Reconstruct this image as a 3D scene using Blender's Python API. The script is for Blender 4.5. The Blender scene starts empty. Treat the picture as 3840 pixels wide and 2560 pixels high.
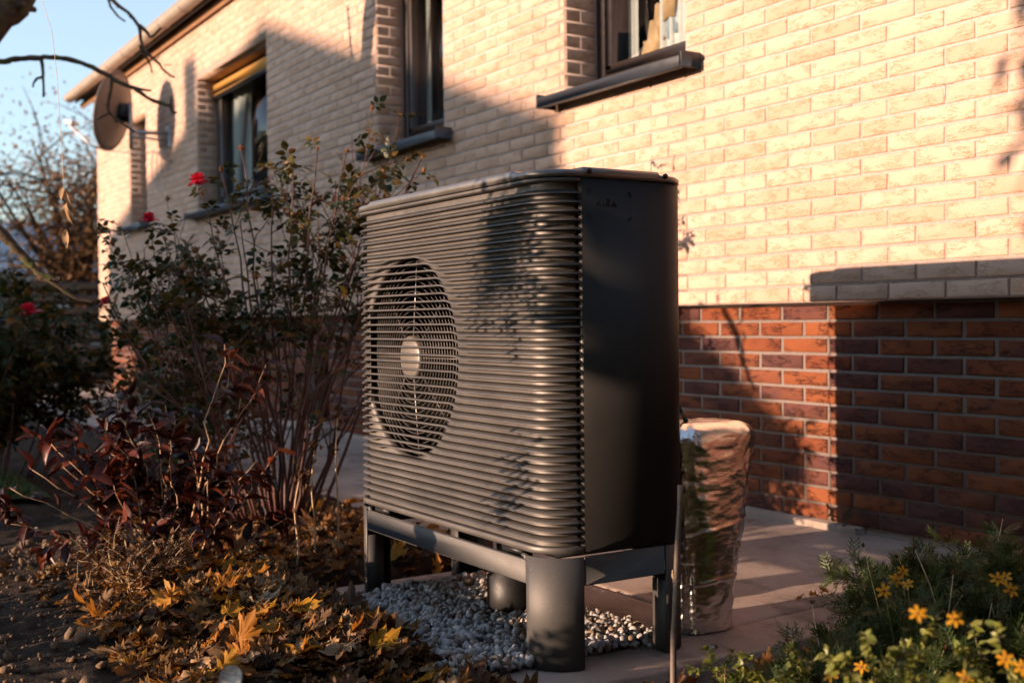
import bpy, math, random
import numpy as np
from mathutils import Matrix, Vector
R_ = math.radians
random.seed(7); rng = np.random.default_rng(11)
scene = bpy.context.scene
COL = scene.collection

# ------------------------------------------------------------------ camera
FWD = Vector((-0.84989, 0.52657, -0.017186)).normalized()
RGT = Vector((0.52665, 0.85008, 0.0)).normalized()
UPV = RGT.cross(FWD).normalized()
ROLL = R_(0.6128)
cr = RGT*math.cos(ROLL) - UPV*math.sin(ROLL)
cu = RGT*math.sin(ROLL) + UPV*math.cos(ROLL)
cam_d = bpy.data.cameras.new('camera'); cam = bpy.data.objects.new('camera', cam_d); COL.objects.link(cam)
CAMP = Vector((0.0, -3.4724, 0.896))
m = Matrix.Identity(4)
for i in range(3):
    m[i][0] = cr[i]; m[i][1] = cu[i]; m[i][2] = -FWD[i]; m[i][3] = CAMP[i]
cam.matrix_world = m
cam_d.sensor_width = 36.0; cam_d.lens = 41.31; cam_d.clip_start = 0.05; cam_d.clip_end = 3000
cam_d.dof.use_dof = True; cam_d.dof.focus_distance = 3.15; cam_d.dof.aperture_fstop = 3.2
scene.camera = cam

# ------------------------------------------------------------------ sky, sun, exposure
SX, SZ = 0.20, 0.145                       # light runs (SX, 1, -SZ)
sun_dir = Vector((-SX, -1.0, SZ)).normalized()          # towards the sun
elev = math.asin(sun_dir.z)
world = bpy.data.worlds.new('World'); scene.world = world; world.use_nodes = True
wn = world.node_tree; bg = wn.nodes['Background']
sky = wn.nodes.new('ShaderNodeTexSky'); sky.sky_type = 'NISHITA'; sky.sun_disc = False
sky.sun_elevation = elev; sky.sun_rotation = math.atan2(sun_dir.x, sun_dir.y)
sky.altitude = 100; sky.air_density = 1.2; sky.dust_density = 0.6; sky.ozone_density = 4.0
hz = wn.nodes.new('ShaderNodeHueSaturation'); hz.inputs['Saturation'].default_value = 0.62; hz.inputs['Value'].default_value = 1.2   # colour adjustment that pales and brightens the whole sky
wn.links.new(sky.outputs[0], hz.inputs['Color']); wn.links.new(hz.outputs[0], bg.inputs[0]); bg.inputs[1].default_value = 0.14
sd = bpy.data.lights.new('sun', 'SUN'); sd.energy = 3.9; sd.angle = R_(0.53); sd.color = (1.0, 0.67, 0.47)
sun = bpy.data.objects.new('sun', sd); COL.objects.link(sun)
sun.rotation_euler = sun_dir.to_track_quat('Z', 'Y').to_euler()
vs = scene.view_settings
vs.view_transform = 'Standard'; vs.look = 'None'; vs.gamma = 1.0; vs.use_curve_mapping = False
vs.exposure = 1.45
cy = scene.cycles
cy.max_bounces = 6; cy.diffuse_bounces = 3; cy.glossy_bounces = 3; cy.transmission_bounces = 4; cy.transparent_max_bounces = 4
cy.use_adaptive_sampling = True; cy.caustics_reflective = False; cy.caustics_refractive = False
cy.use_denoising = True; cy.sample_clamp_indirect = 4.0

# ------------------------------------------------------------------ pixel helper for measured points (3840 x 2560 photo)
FPX = 41.31/36*3840
def ray(u, v):
    return FWD + cr*((u-1920)/FPX) - cu*((v-1280)/FPX)
def at_depth(u, v, d): return CAMP + ray(u, v)*d
def on_y(u, v, Y):
    D = ray(u, v); return CAMP + D*((Y-CAMP.y)/D.y)
def on_z(u, v, Z):
    D = ray(u, v); return CAMP + D*((Z-CAMP.z)/D.z)

# ------------------------------------------------------------------ tags, linking
def tag(o, label=None, cat=None, group=None, kind=None):
    if label: o['label'] = label
    if cat: o['category'] = cat
    if group: o['group'] = group
    if kind: o['kind'] = kind
    return o
LOC = {}
def root(name, loc, label, cat, group=None):
    o = bpy.data.objects.new(name, None); COL.objects.link(o)
    o.location = loc; o.empty_display_size = 0.1
    LOC[o.name] = Vector(loc)
    return tag(o, label, cat, group)
def attach(o, parent):
    if parent is None: return o
    o.parent = parent
    o.matrix_parent_inverse = Matrix.Translation(-LOC.get(parent.name, Vector((0, 0, 0))))
    return o
def fast_mesh(name, V, faces, mat=None, smooth=False):
    """V (n,3) array; faces list of index tuples or (n,k) int array"""
    me = bpy.data.meshes.new(name)
    V = np.asarray(V, dtype=np.float32)
    me.vertices.add(len(V)); me.vertices.foreach_set('co', V.ravel())
    if isinstance(faces, np.ndarray):
        k = faces.shape[1]; n = len(faces)
        li = faces.ravel().astype(np.int32); ls = np.arange(n, dtype=np.int32)*k
    else:
        n = len(faces); tot = np.array([len(f) for f in faces], dtype=np.int32)
        li = np.array([i for f in faces for i in f], dtype=np.int32)
        ls = np.concatenate([[0], np.cumsum(tot)[:-1]]).astype(np.int32)
    me.loops.add(len(li)); me.loops.foreach_set('vertex_index', li)
    me.polygons.add(n); me.polygons.foreach_set('loop_start', ls)
    if smooth: me.polygons.foreach_set('use_smooth', np.ones(n, dtype=bool))
    me.update(calc_edges=True); me.validate(clean_customdata=False)
    if mat: me.materials.append(mat)
    return me
def link(name, me, parent=None, M=None):
    o = bpy.data.objects.new(name, me); COL.objects.link(o)
    if M is not None: o.matrix_basis = M
    return attach(o, parent)

class MB:
    def __init__(s): s.v = []; s.f = []
    def add(s, V, F):
        b = len(s.v); s.v.extend([tuple(map(float, p)) for p in V]); s.f.extend([tuple(i+b for i in f) for f in F]); return s
    def box(s, c, d, rot=None, bev=0.0):
        x, y, z = d[0]/2, d[1]/2, d[2]/2
        if bev > 0:
            b = min(bev, x*.9, y*.9, z*.9); P = []
            for sx in (-1, 1):
                for sy in (-1, 1):
                    for sz in (-1, 1):
                        P += [(sx*x, sy*(y-b), sz*(z-b)), (sx*(x-b), sy*y, sz*(z-b)), (sx*(x-b), sy*(y-b), sz*z)]
            I = lambda a, b_, c_, k: ((a*2+b_)*2+c_)*3+k
            F = []
            for a in (0, 1):
                q = [I(a, 0, 0, 0), I(a, 1, 0, 0), I(a, 1, 1, 0), I(a, 0, 1, 0)]; F.append(q if a else q[::-1])
                q = [I(0, a, 0, 1), I(1, a, 0, 1), I(1, a, 1, 1), I(0, a, 1, 1)]; F.append(q[::-1] if a else q)
                q = [I(0, 0, a, 2), I(1, 0, a, 2), I(1, 1, a, 2), I(0, 1, a, 2)]; F.append(q if a else q[::-1])
            for a in (0, 1):
                for c_ in (0, 1):
                    F.append([I(a, 0, c_, 0), I(a, 1, c_, 0), I(a, 1, c_, 2), I(a, 0, c_, 2)])
                    F.append([I(a, c_, 0, 0), I(a, c_, 1, 0), I(a, c_, 1, 1), I(a, c_, 0, 1)])
                    F.append([I(0, a, c_, 1), I(1, a, c_, 1), I(1, a, c_, 2), I(0, a, c_, 2)])
            for a in (0, 1):
                for b_ in (0, 1):
                    for c_ in (0, 1): F.append([I(a, b_, c_, 0), I(a, b_, c_, 1), I(a, b_, c_, 2)])
        else:
            P = [(sx*x, sy*y, sz*z) for sx in (-1, 1) for sy in (-1, 1) for sz in (-1, 1)]
            F = [(0, 1, 3, 2), (4, 6, 7, 5), (0, 4, 5, 1), (2, 3, 7, 6), (0, 2, 6, 4), (1, 5, 7, 3)]
        if rot is not None: P = [rot @ Vector(p) for p in P]
        return s.add([(p[0]+c[0], p[1]+c[1], p[2]+c[2]) for p in P], F)
    def tube(s, pts, rad, n=6, cap=True):
        pts = [Vector(p) for p in pts]
        if not hasattr(rad, '__len__'): rad = [rad]*len(pts)
        V = []; F = []; ref = None
        for i, p in enumerate(pts):
            t = (pts[min(i+1, len(pts)-1)]-pts[max(i-1, 0)])
            if t.length < 1e-9: t = Vector((0, 0, 1))
            t.normalize()
            if ref is None:
                ref = Vector((1, 0, 0)) if abs(t.x) < .8 else Vector((0, 1, 0))
            a = (ref - t*ref.dot(t)).normalized(); b = t.cross(a); ref = a
            for k in range(n):
                g = 2*math.pi*k/n
                V.append(p + (a*math.cos(g)+b*math.sin(g))*rad[i])
        for i in range(len(pts)-1):
            for k in range(n):
                F.append((i*n+k, i*n+(k+1) % n, (i+1)*n+(k+1) % n, (i+1)*n+k))
        if cap:
            F.append(tuple(range(n))[::-1]); F.append(tuple((len(pts)-1)*n+k for k in range(n)))
        return s.add(V, F)
    def build(s, name, mat, parent=None, smooth=False):
        return link(name, fast_mesh(name, s.v, s.f, mat, smooth), parent)

# ------------------------------------------------------------------ materials
def mat_new(name):
    m = bpy.data.materials.new(name); m.use_nodes = True
    nt = m.node_tree; b = nt.nodes['Principled BSDF']
    return m, nt, b
class NT:
    def __init__(s, nt): s.nt = nt
    def n(s, t, **kw):
        nd = s.nt.nodes.new(t)
        for k, v in kw.items(): setattr(nd, k, v)
        return nd
    def l(s, a, b): s.nt.links.new(a, b)
    def val(s, sock, x):
        if hasattr(x, 'is_output') or isinstance(x, bpy.types.NodeSocket): s.l(x, sock)
        else: sock.default_value = x
    def math(s, op, a, b=0.0, c=0.0, clamp=False):
        nd = s.n('ShaderNodeMath', operation=op, use_clamp=clamp)
        s.val(nd.inputs[0], a); s.val(nd.inputs[1], b); s.val(nd.inputs[2], c)
        return nd.outputs[0]
    def noise(s, vec, scale=5.0, detail=3.0, rough=0.5, dist=0.0):
        nd = s.n('ShaderNodeTexNoise'); s.l(vec, nd.inputs['Vector'])
        nd.inputs['Scale'].default_value = scale; nd.inputs['Detail'].default_value = detail
        nd.inputs['Roughness'].default_value = rough; nd.inputs['Distortion'].default_value = dist
        return nd.outputs[0]
    def ramp(s, fac, stops, interp='LINEAR'):
        nd = s.n('ShaderNodeValToRGB'); cr_ = nd.color_ramp; cr_.interpolation = interp
        while len(cr_.elements) < len(stops): cr_.elements.new(0.5)
        for e, (p, c) in zip(cr_.elements, stops):
            e.position = p; e.color = (c if len(c) == 4 else (*c, 1.0)) if hasattr(c, '__len__') else (c, c, c, 1)
        s.l(fac, nd.inputs[0]); return nd.outputs[0]
    def mix(s, fac, a, b, mode='MIX'):
        nd = s.n('ShaderNodeMix', data_type='RGBA', blend_type=mode)
        s.val(nd.inputs[0], fac)
        for sock, x in ((nd.inputs[6], a), (nd.inputs[7], b)):
            if isinstance(x, bpy.types.NodeSocket): s.l(x, sock)
            else: sock.default_value = (*x, 1.0) if len(x) == 3 else x
        return nd.outputs[2]
    def rnd(s):
        oi = s.n('ShaderNodeObjectInfo'); ge = s.n('ShaderNodeNewGeometry')
        return s.math('FRACT', s.math('ADD', oi.outputs['Random'], ge.outputs['Random Per Island']))
    def pos(s): return s.n('ShaderNodeNewGeometry').outputs['Position']
    def mapping(s, vec, scale=(1, 1, 1), loc=(0, 0, 0), rot=(0, 0, 0)):
        nd = s.n('ShaderNodeMapping'); s.l(vec, nd.inputs[0])
        nd.inputs['Scale'].default_value = scale; nd.inputs['Location'].default_value = loc; nd.inputs['Rotation'].default_value = rot
        return nd.outputs[0]
    def bump(s, h, strength=0.3, dist=0.01, normal=None):
        nd = s.n('ShaderNodeBump'); s.l(h, nd.inputs['Height'])
        nd.inputs['Strength'].default_value = strength; nd.inputs['Distance'].default_value = dist
        if normal is not None: s.l(normal, nd.inputs['Normal'])
        return nd.outputs[0]
    def comb(s, x, y, z):
        nd = s.n('ShaderNodeCombineXYZ')
        for i, q in enumerate((x, y, z)): s.val(nd.inputs[i], q)
        return nd.outputs[0]
    def sep(s, v):
        nd = s.n('ShaderNodeSeparateXYZ'); s.l(v, nd.inputs[0]); return nd.outputs

def brick_material(name, cols, crack, crack_amt, rough=0.85, bump=0.5):
    m, nt, b = mat_new(name); T = NT(nt)
    r = T.rnd(); p = T.sep(T.pos())
    u = T.math('ADD', p[0], p[1])
    vec = T.comb(T.math('ADD', u, T.math('MULTIPLY', r, 17.0)), T.math('MULTIPLY', r, 9.0), p[2])
    body = T.noise(T.mapping(vec, (5, 1, 9)), 1.0, 3.0, 0.6)
    t = T.math('ADD', T.math('MULTIPLY', r, 0.75), T.math('MULTIPLY', T.math('SUBTRACT', body, 0.5), 0.7), clamp=True)
    base = T.ramp(t, [(i/(len(cols)-1), c) for i, c in enumerate(cols)])
    # rustic torn grain: short horizontal cracks
    n1 = T.noise(T.mapping(vec, (24, 1, 105)), 1.0, 3.0, 0.55, 0.9)
    line = T.math('ABSOLUTE', T.math('SUBTRACT', n1, 0.5))
    line = T.ramp(line, [(0.0, 1.0), (0.022, 0.9), (0.04, 0.0)])
    msk = T.ramp(T.noise(T.mapping(vec, (11, 1, 26), (3, 1, 2)), 1.0, 2.0), [(0.47, 0.0), (0.56, 1.0)])
    ck = T.math('MULTIPLY', line, msk)
    fine = T.noise(T.mapping(vec, (140, 140, 260)), 1.0, 3.0, 0.6)
    colr = T.mix(T.math('MULTIPLY', ck, crack_amt), base, crack)
    colr = T.mix(0.22, colr, T.ramp(fine, [(0.3, (0.55, 0.55, 0.55)), (0.7, (1.25, 1.25, 1.25))]), 'MULTIPLY')
    h = T.math('SUBTRACT', T.math('MULTIPLY', fine, 0.25), ck)
    h = T.math('ADD', h, T.math('MULTIPLY', body, 0.3))
    T.l(colr, b.inputs['Base Color']); b.inputs['Roughness'].default_value = rough
    b.inputs['Specular IOR Level'].default_value = 0.25
    T.l(T.bump(h, bump, 0.004), b.inputs['Normal'])
    return m
def simple(name, col, rough=0.6, metal=0.0, var=0.12, nscale=30.0, bump=0.0, bscale=120.0, spec=0.5):
    m, nt, b = mat_new(name); T = NT(nt); P = T.pos()
    n = T.noise(P, nscale, 4.0, 0.6)
    c = T.mix(1.0, col, T.ramp(n, [(0.25, 1-var), (0.75, 1+var)]), 'MULTIPLY')
    T.l(c, b.inputs['Base Color']); b.inputs['Metallic'].default_value = metal
    b.inputs['Specular IOR Level'].default_value = spec
    T.l(T.ramp(T.noise(P, nscale*1.7, 3.0), [(0.3, max(0, rough-0.06)), (0.7, min(1, rough+0.06))]), b.inputs['Roughness'])
    if bump: T.l(T.bump(T.noise(P, bscale, 4.0, 0.6), bump, 0.003), b.inputs['Normal'])
    return m
def leaf_material(name, cols, rough=0.45, trans=0.3, spec=0.4, spots=0.25):
    m, nt, b = mat_new(name); T = NT(nt); r = T.rnd()
    tc = T.n('ShaderNodeTexCoord'); P = T.pos()
    n = T.noise(P, 45.0, 3.0, 0.6)
    t = T.math('ADD', T.math('MULTIPLY', r, 0.8), T.math('MULTIPLY', T.math('SUBTRACT', n, 0.4), 0.45), clamp=True)
    c = T.ramp(t, [(i/(len(cols)-1), q) for i, q in enumerate(cols)])
    sp = T.ramp(T.noise(P, 160.0, 3.0, 0.6), [(0.55, 0.0), (0.68, 1.0)])
    c = T.mix(T.math('MULTIPLY', sp, spots), c, (0.035, 0.018, 0.008))
    T.l(c, b.inputs['Base Color']); b.inputs['Roughness'].default_value = rough
    b.inputs['Specular IOR Level'].default_value = spec
    T.l(T.bump(T.noise(P, 220.0, 3.0), 0.25, 0.002), b.inputs['Normal'])
    tl = T.n('ShaderNodeBsdfTranslucent'); T.l(c, tl.inputs[0])
    mx = T.n('ShaderNodeMixShader'); mx.inputs[0].default_value = trans
    T.l(b.outputs[0], mx.inputs[1]); T.l(tl.outputs[0], mx.inputs[2])
    T.l(mx.outputs[0], nt.nodes['Material Output'].inputs[0])
    return m

M = {}
M['ybrick'] = brick_material('yellow_brick', [(0.50, 0.330, 0.238), (0.55, 0.375, 0.280), (0.59, 0.412, 0.315), (0.53, 0.348, 0.248)], (0.30, 0.155, 0.055), 0.6)
M['rbrick'] = brick_material('red_brick', [(0.15, 0.040, 0.016), (0.22, 0.068, 0.023), (0.095, 0.036, 0.030), (0.055, 0.022, 0.025)], (0.05, 0.02, 0.015), 0.8, 0.8, 0.9)
M['mortar'] = simple('mortar', (0.50, 0.415, 0.38), 0.95, 0, 0.18, 60, 0.6, 260)
M['mortar2'] = simple('plinth_mortar', (0.20, 0.165, 0.148), 0.95, 0, 0.15, 60, 0.6, 260)
def pump_mat(name, col, rough, metal, specks=0.6):
    m, nt, b = mat_new(name); T = NT(nt); P = T.pos()
    n = T.noise(P, 9.0, 4.0, 0.6); f = T.noise(P, 900.0, 2.0, 0.5)
    dust = T.ramp(T.noise(P, 260.0, 2.0, 0.5), [(0.70, 0.0), (0.76, 1.0)])
    z = T.sep(P)[2]
    low = T.math('MULTIPLY', T.math('SUBTRACT', 1.15, z, clamp=True), specks)
    c = T.mix(1.0, col, T.ramp(n, [(0.3, 0.88), (0.7, 1.12)]), 'MULTIPLY')
    d = T.math('MULTIPLY', dust, low)
    c = T.mix(d, c, (0.42, 0.36, 0.30))
    T.l(c, b.inputs['Base Color']); 
    T.l(T.math('MULTIPLY', T.math('SUBTRACT', 1.0, d), metal), b.inputs['Metallic'])
    T.l(T.ramp(n, [(0.3, rough-0.05), (0.7, rough+0.06)]), b.inputs['Roughness'])
    T.l(T.bump(f, 0.10, 0.001), b.inputs['Normal'])
    return m
M['pump'] = pump_mat('pump_paint', (0.092, 0.089, 0.086), 0.60, 0.55)
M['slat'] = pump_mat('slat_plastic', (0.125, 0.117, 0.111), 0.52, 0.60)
M['panel'] = pump_mat('panel_shade_tone', (0.011, 0.0105, 0.010), 0.62, 0.0, 0.2)  # darker copy of the pump paint: the side's shade put into the colour
M['lid'] = pump_mat('lid_sky_tone', (0.20, 0.19, 0.178), 0.40, 0.65, 0.0)  # paler copy of the pump paint: sky brightness put into the colour
M['black'] = simple('black_plastic', (0.007, 0.007, 0.0075), 0.5, 0, 0.2, 40)
M['wire'] = simple('guard_wire', (0.11, 0.10, 0.095), 0.4, 0.2, 0.1, 40)
M['emboss'] = simple('embossed_mark', (0.016, 0.015, 0.0145), 0.6, 0, 0.1, 20)
M['hub'] = simple('hub_cap', (0.17, 0.155, 0.142), 0.45, 0.4, 0.06, 20)
M['fan'] = simple('fan_blade', (0.003, 0.003, 0.003), 0.85, 0, 0.1, 20, spec=0.1)
M['fins'] = simple('coil_fins', (0.003, 0.003, 0.003), 0.85, 0.0, 0.3, 200, spec=0.1)
M['concrete'] = None
def concrete():
    m, nt, b = mat_new('concrete'); T = NT(nt); P = T.pos()
    n = T.noise(P, 2.3, 5.0, 0.62); f = T.noise(P, 240.0, 3.0, 0.6)
    c = T.ramp(n, [(0.28, (0.20, 0.155, 0.125)), (0.48, (0.36, 0.28, 0.23)), (0.72, (0.44, 0.355, 0.30))])
    st = T.ramp(T.noise(T.mapping(P, (2.2, 5.5, 1), (3.1, 1.7, 0)), 1.0, 5.0, 0.7), [(0.54, 0.0), (0.64, 1.0)])
    c = T.mix(T.math('MULTIPLY', st, 0.55), c, (0.13, 0.095, 0.075))
    sp = T.ramp(T.noise(P, 75.0, 2.0), [(0.70, 0.0), (0.73, 1.0)])
    c = T.mix(T.math('MULTIPLY', sp, 0.7), c, (0.06, 0.045, 0.035))
    T.l(c, b.inputs['Base Color']); b.inputs['Roughness'].default_value = 0.9
    T.l(T.bump(T.math('ADD', f, T.math('MULTIPLY', n, 2.0)), 0.6, 0.006), b.inputs['Normal'])
    return m
M['concrete'] = concrete()
def soil():
    m, nt, b = mat_new('soil'); T = NT(nt); P = T.pos()
    n = T.noise(P, 14.0, 5.0, 0.65); f = T.noise(P, 130.0, 4.0, 0.65)
    c = T.ramp(n, [(0.3, (0.018, 0.012, 0.008)), (0.55, (0.045, 0.030, 0.020)), (0.75, (0.095, 0.064, 0.042))])
    T.l(c, b.inputs['Base Color']); b.inputs['Roughness'].default_value = 0.95
    b.inputs['Specular IOR Level'].default_value = 0.2
    T.l(T.bump(T.math('ADD', f, T.math('MULTIPLY', n, 1.5)), 0.9, 0.015), b.inputs['Normal'])
    return m
M['soil'] = soil()
M['clod'] = simple('soil_clod', (0.17, 0.115, 0.072), 0.95, 0, 0.4, 90, 0.8, 200, 0.2)
def pebble():
    m, nt, b = mat_new('pebble'); T = NT(nt); r = T.rnd(); P = T.pos()
    c = T.ramp(r, [(0.0, (0.30, 0.29, 0.28)), (0.40, (0.44, 0.43, 0.42)), (0.72, (0.58, 0.54, 0.50)), (0.86, (0.30, 0.20, 0.13)), (1.0, (0.14, 0.12, 0.105))])
    c = T.mix(1.0, c, T.ramp(T.noise(P, 220.0, 4.0, 0.7), [(0.3, 0.72), (0.7, 1.12)]), 'MULTIPLY')
    T.l(c, b.inputs['Base Color']); b.inputs['Roughness'].default_value = 0.7
    T.l(T.bump(T.noise(P, 380.0, 3.0), 0.3, 0.002), b.inputs['Normal'])
    return m
M['pebble'] = pebble()
def foil():
    m, nt, b = mat_new('foil'); T = NT(nt); P = T.pos()
    b.inputs['Base Color'].default_value = (0.86, 0.85, 0.84, 1); b.inputs['Metallic'].default_value = 1.0
    n = T.noise(T.mapping(P, (9, 9, 14)), 1.0, 3.0, 0.6, 0.8); f = T.noise(T.mapping(P, (70, 70, 260)), 1.0, 4.0, 0.7, 0.8)
    T.l(T.ramp(n, [(0.3, 0.10), (0.7, 0.24)]), b.inputs['Roughness'])
    vo = T.n('ShaderNodeTexVoronoi'); T.l(T.mapping(P, (38, 38, 75)), vo.inputs['Vector']); vo.inputs['Scale'].default_value = 1.0
    T.l(T.bump(f, 0.22, 0.003, T.bump(vo.outputs['Distance'], 0.13, 0.008)), b.inputs['Normal'])
    return m
M['foil'] = foil()
M['sill'] = simple('sill_aluminium', (0.055, 0.058, 0.062), 0.38, 0.4, 0.06, 20)
M['frame'] = simple('window_frame', (0.028, 0.020, 0.016), 0.4, 0, 0.15, 20)
M['shutter'] = simple('shutter_box', (0.50, 0.26, 0.06), 0.6, 0, 0.08, 10)
M['white'] = simple('white_paint', (0.75, 0.74, 0.72), 0.5, 0, 0.04, 10)
M['zinc'] = simple('gutter_metal', (0.42, 0.35, 0.29), 0.5, 0.2, 0.12, 6)
M['wood_b'] = simple('stained_wood', (0.26, 0.13, 0.055), 0.6, 0, 0.25, 12)
M['tile'] = simple('roof_tile', (0.10, 0.05, 0.035), 0.8, 0, 0.25, 8)
M['render'] = simple('pale_render', (0.55, 0.52, 0.47), 0.9, 0, 0.08, 4)
M['dish'] = simple('dish_paint', (0.20, 0.155, 0.125), 0.55, 0.0, 0.05, 8)
M['galv'] = simple('galvanised_steel', (0.42, 0.42, 0.42), 0.45, 0.7, 0.12, 30)
M['cable_w'] = simple('grey_cable', (0.45, 0.43, 0.41), 0.5, 0, 0.05, 10)
M['bark'] = simple('bark', (0.060, 0.040, 0.026), 0.9, 0, 0.4, 60, 0.9, 120, 0.2)
def mossy():
    m, nt, b = mat_new('mossy_bark'); T = NT(nt); P = T.pos()
    n = T.noise(P, 18.0, 4.0, 0.6); f = T.noise(P, 160.0, 4.0, 0.6)
    c = T.ramp(n, [(0.40, (0.055, 0.036, 0.024)), (0.52, (0.09, 0.06, 0.035)), (0.62, (0.075, 0.085, 0.02))])
    T.l(c, b.inputs['Base Color']); b.inputs['Roughness'].default_value = 0.95
    T.l(T.bump(f, 0.9, 0.006), b.inputs['Normal']); return m
M['moss'] = mossy()
M['rstem'] = simple('rose_stem', (0.075, 0.026, 0.019), 0.55, 0, 0.4, 30, 0.3, 150)
M['tstem'] = simple('tan_stem', (0.50, 0.32, 0.18), 0.6, 0, 0.4, 25, 0.4, 200)
M['straw'] = simple('straw_stem', (0.52, 0.38, 0.21), 0.7, 0, 0.3, 25)
M['gstem'] = simple('green_stem', (0.10, 0.10, 0.035), 0.6, 0, 0.3, 25)
M['rleaf'] = leaf_material('rose_leaf', [(0.010, 0.022, 0.009), (0.018, 0.034, 0.012), (0.03, 0.045, 0.012), (0.07, 0.062, 0.012), (0.14, 0.075, 0.012), (0.075, 0.025, 0.010)], 0.45, 0.25, 0.3)
M['dleaf'] = leaf_material('dark_red_leaf', [(0.020, 0.006, 0.008), (0.035, 0.008, 0.007), (0.07, 0.013, 0.008), (0.15, 0.032, 0.012), (0.26, 0.09, 0.035)], 0.42, 0.25, 0.5)
M['fallen'] = leaf_material('fallen_leaf', [(0.045, 0.019, 0.008), (0.10, 0.042, 0.012), (0.32, 0.14, 0.024), (0.11, 0.055, 0.024), (0.46, 0.29, 0.13), (0.05, 0.021, 0.009)], 0.6, 0.35, 0.3, 0.5)
M['lf_orange'] = leaf_material('leaf_orange', [(0.34, 0.12, 0.014), (0.46, 0.19, 0.022), (0.28, 0.095, 0.014)], 0.55, 0.45, 0.3, 0.4)
M['lf_yellow'] = leaf_material('leaf_yellow', [(0.55, 0.29, 0.025), (0.46, 0.22, 0.02), (0.56, 0.34, 0.07)], 0.55, 0.45, 0.3, 0.35)
M['lf_brown'] = leaf_material('leaf_brown', [(0.07, 0.032, 0.014), (0.12, 0.055, 0.022), (0.05, 0.024, 0.012)], 0.65, 0.25, 0.3, 0.4)
M['lf_tan'] = leaf_material('leaf_tan', [(0.52, 0.36, 0.20), (0.42, 0.26, 0.13), (0.58, 0.42, 0.26)], 0.65, 0.3, 0.3, 0.3)
M['petal'] = leaf_material('rose_petal', [(0.50, 0.012, 0.035), (0.62, 0.02, 0.06), (0.40, 0.008, 0.02)], 0.45, 0.3, 0.4, 0.05)
M['hip'] = leaf_material('withered_flower', [(0.20, 0.09, 0.03), (0.30, 0.14, 0.05), (0.16, 0.05, 0.02)], 0.6, 0.2, 0.3, 0.3)
M['bleaf'] = leaf_material('small_green_leaf', [(0.11, 0.14, 0.022), (0.19, 0.21, 0.04), (0.26, 0.26, 0.06), (0.14, 0.15, 0.03)], 0.4, 0.3, 0.5, 0.1)
M['fleaf'] = leaf_material('feathery_leaf', [(0.02, 0.045, 0.012), (0.04, 0.075, 0.016), (0.07, 0.10, 0.025), (0.10, 0.07, 0.03)], 0.5, 0.3, 0.4, 0.1)
M['yflower'] = leaf_material('yellow_petal', [(0.55, 0.26, 0.012), (0.62, 0.33, 0.02), (0.50, 0.20, 0.01)], 0.5, 0.35, 0.3, 0.0)
M['fcentre'] = simple('flower_centre', (0.18, 0.07, 0.012), 0.8, 0, 0.3, 200)
M['bronze'] = leaf_material('bronze_leaf', [(0.12, 0.055, 0.022), (0.22, 0.105, 0.04), (0.32, 0.17, 0.065), (0.16, 0.075, 0.03)], 0.6, 0.3, 0.3, 0.2)
M['hleaf'] = leaf_material('hedge_leaf', [(0.02, 0.035, 0.012), (0.035, 0.055, 0.018), (0.05, 0.07, 0.02)], 0.5, 0.2, 0.4, 0.1)
M['grass'] = leaf_material('grass_blade', [(0.03, 0.06, 0.012), (0.05, 0.09, 0.02), (0.08, 0.10, 0.03)], 0.5, 0.25, 0.4, 0.0)
M['lawn'] = simple('lawn_soil', (0.045, 0.06, 0.022), 0.95, 0, 0.4, 9, 0.6, 90, 0.2)
M['bamboo'] = simple('bamboo_cane', (0.14, 0.105, 0.085), 0.55, 0, 0.25, 40, 0.2, 200)
M['marker'] = None
def marker():
    m, nt, b = mat_new('whitewashed_wood'); T = NT(nt); P = T.pos()
    g = T.noise(T.mapping(P, (40, 40, 320)), 1.0, 4.0, 0.7, 0.5)
    c = T.ramp(g, [(0.35, (0.30, 0.26, 0.23)), (0.5, (0.52, 0.48, 0.45)), (0.7, (0.62, 0.58, 0.55))])
    T.l(c, b.inputs['Base Color']); b.inputs['Roughness'].default_value = 0.6; return m
M['marker'] = marker()
def glass():
    m, nt, b = mat_new('window_glass'); T = NT(nt)
    b.inputs['Base Color'].default_value = (0.9, 0.93, 0.93, 1); b.inputs['Roughness'].default_value = 0.03
    b.inputs['IOR'].default_value = 1.45
    tr = T.n('ShaderNodeBsdfTransparent'); tr.inputs[0].default_value = (0.86, 0.89, 0.89, 1)
    gl = T.n('ShaderNodeBsdfGlossy'); gl.inputs['Roughness'].default_value = 0.02
    fr = T.n('ShaderNodeFresnel'); fr.inputs[0].default_value = 1.5
    mx = T.n('ShaderNodeMixShader'); bf = T.n('ShaderNodeNewGeometry').outputs['Backfacing']
    T.l(T.math('MULTIPLY', T.math('ADD', fr.outputs[0], 0.02, clamp=True), T.math('SUBTRACT', 1.0, bf)), mx.inputs[0])
    T.l(tr.outputs[0], mx.inputs[1]); T.l(gl.outputs[0], mx.inputs[2])
    T.l(mx.outputs[0], nt.nodes['Material Output'].inputs[0]); return m
M['glass'] = glass()
M['curtain'] = simple('net_curtain', (0.62, 0.62, 0.60), 0.9, 0, 0.06, 60)
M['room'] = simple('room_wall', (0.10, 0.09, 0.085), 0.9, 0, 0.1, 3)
M['cutout'] = simple('plywood_cutout', (0.62, 0.40, 0.21), 0.6, 0, 0.12, 20)
M['bluepic'] = simple('blue_print', (0.30, 0.38, 0.46), 0.5, 0, 0.25, 14)
M['redlf'] = M['petal']
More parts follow.
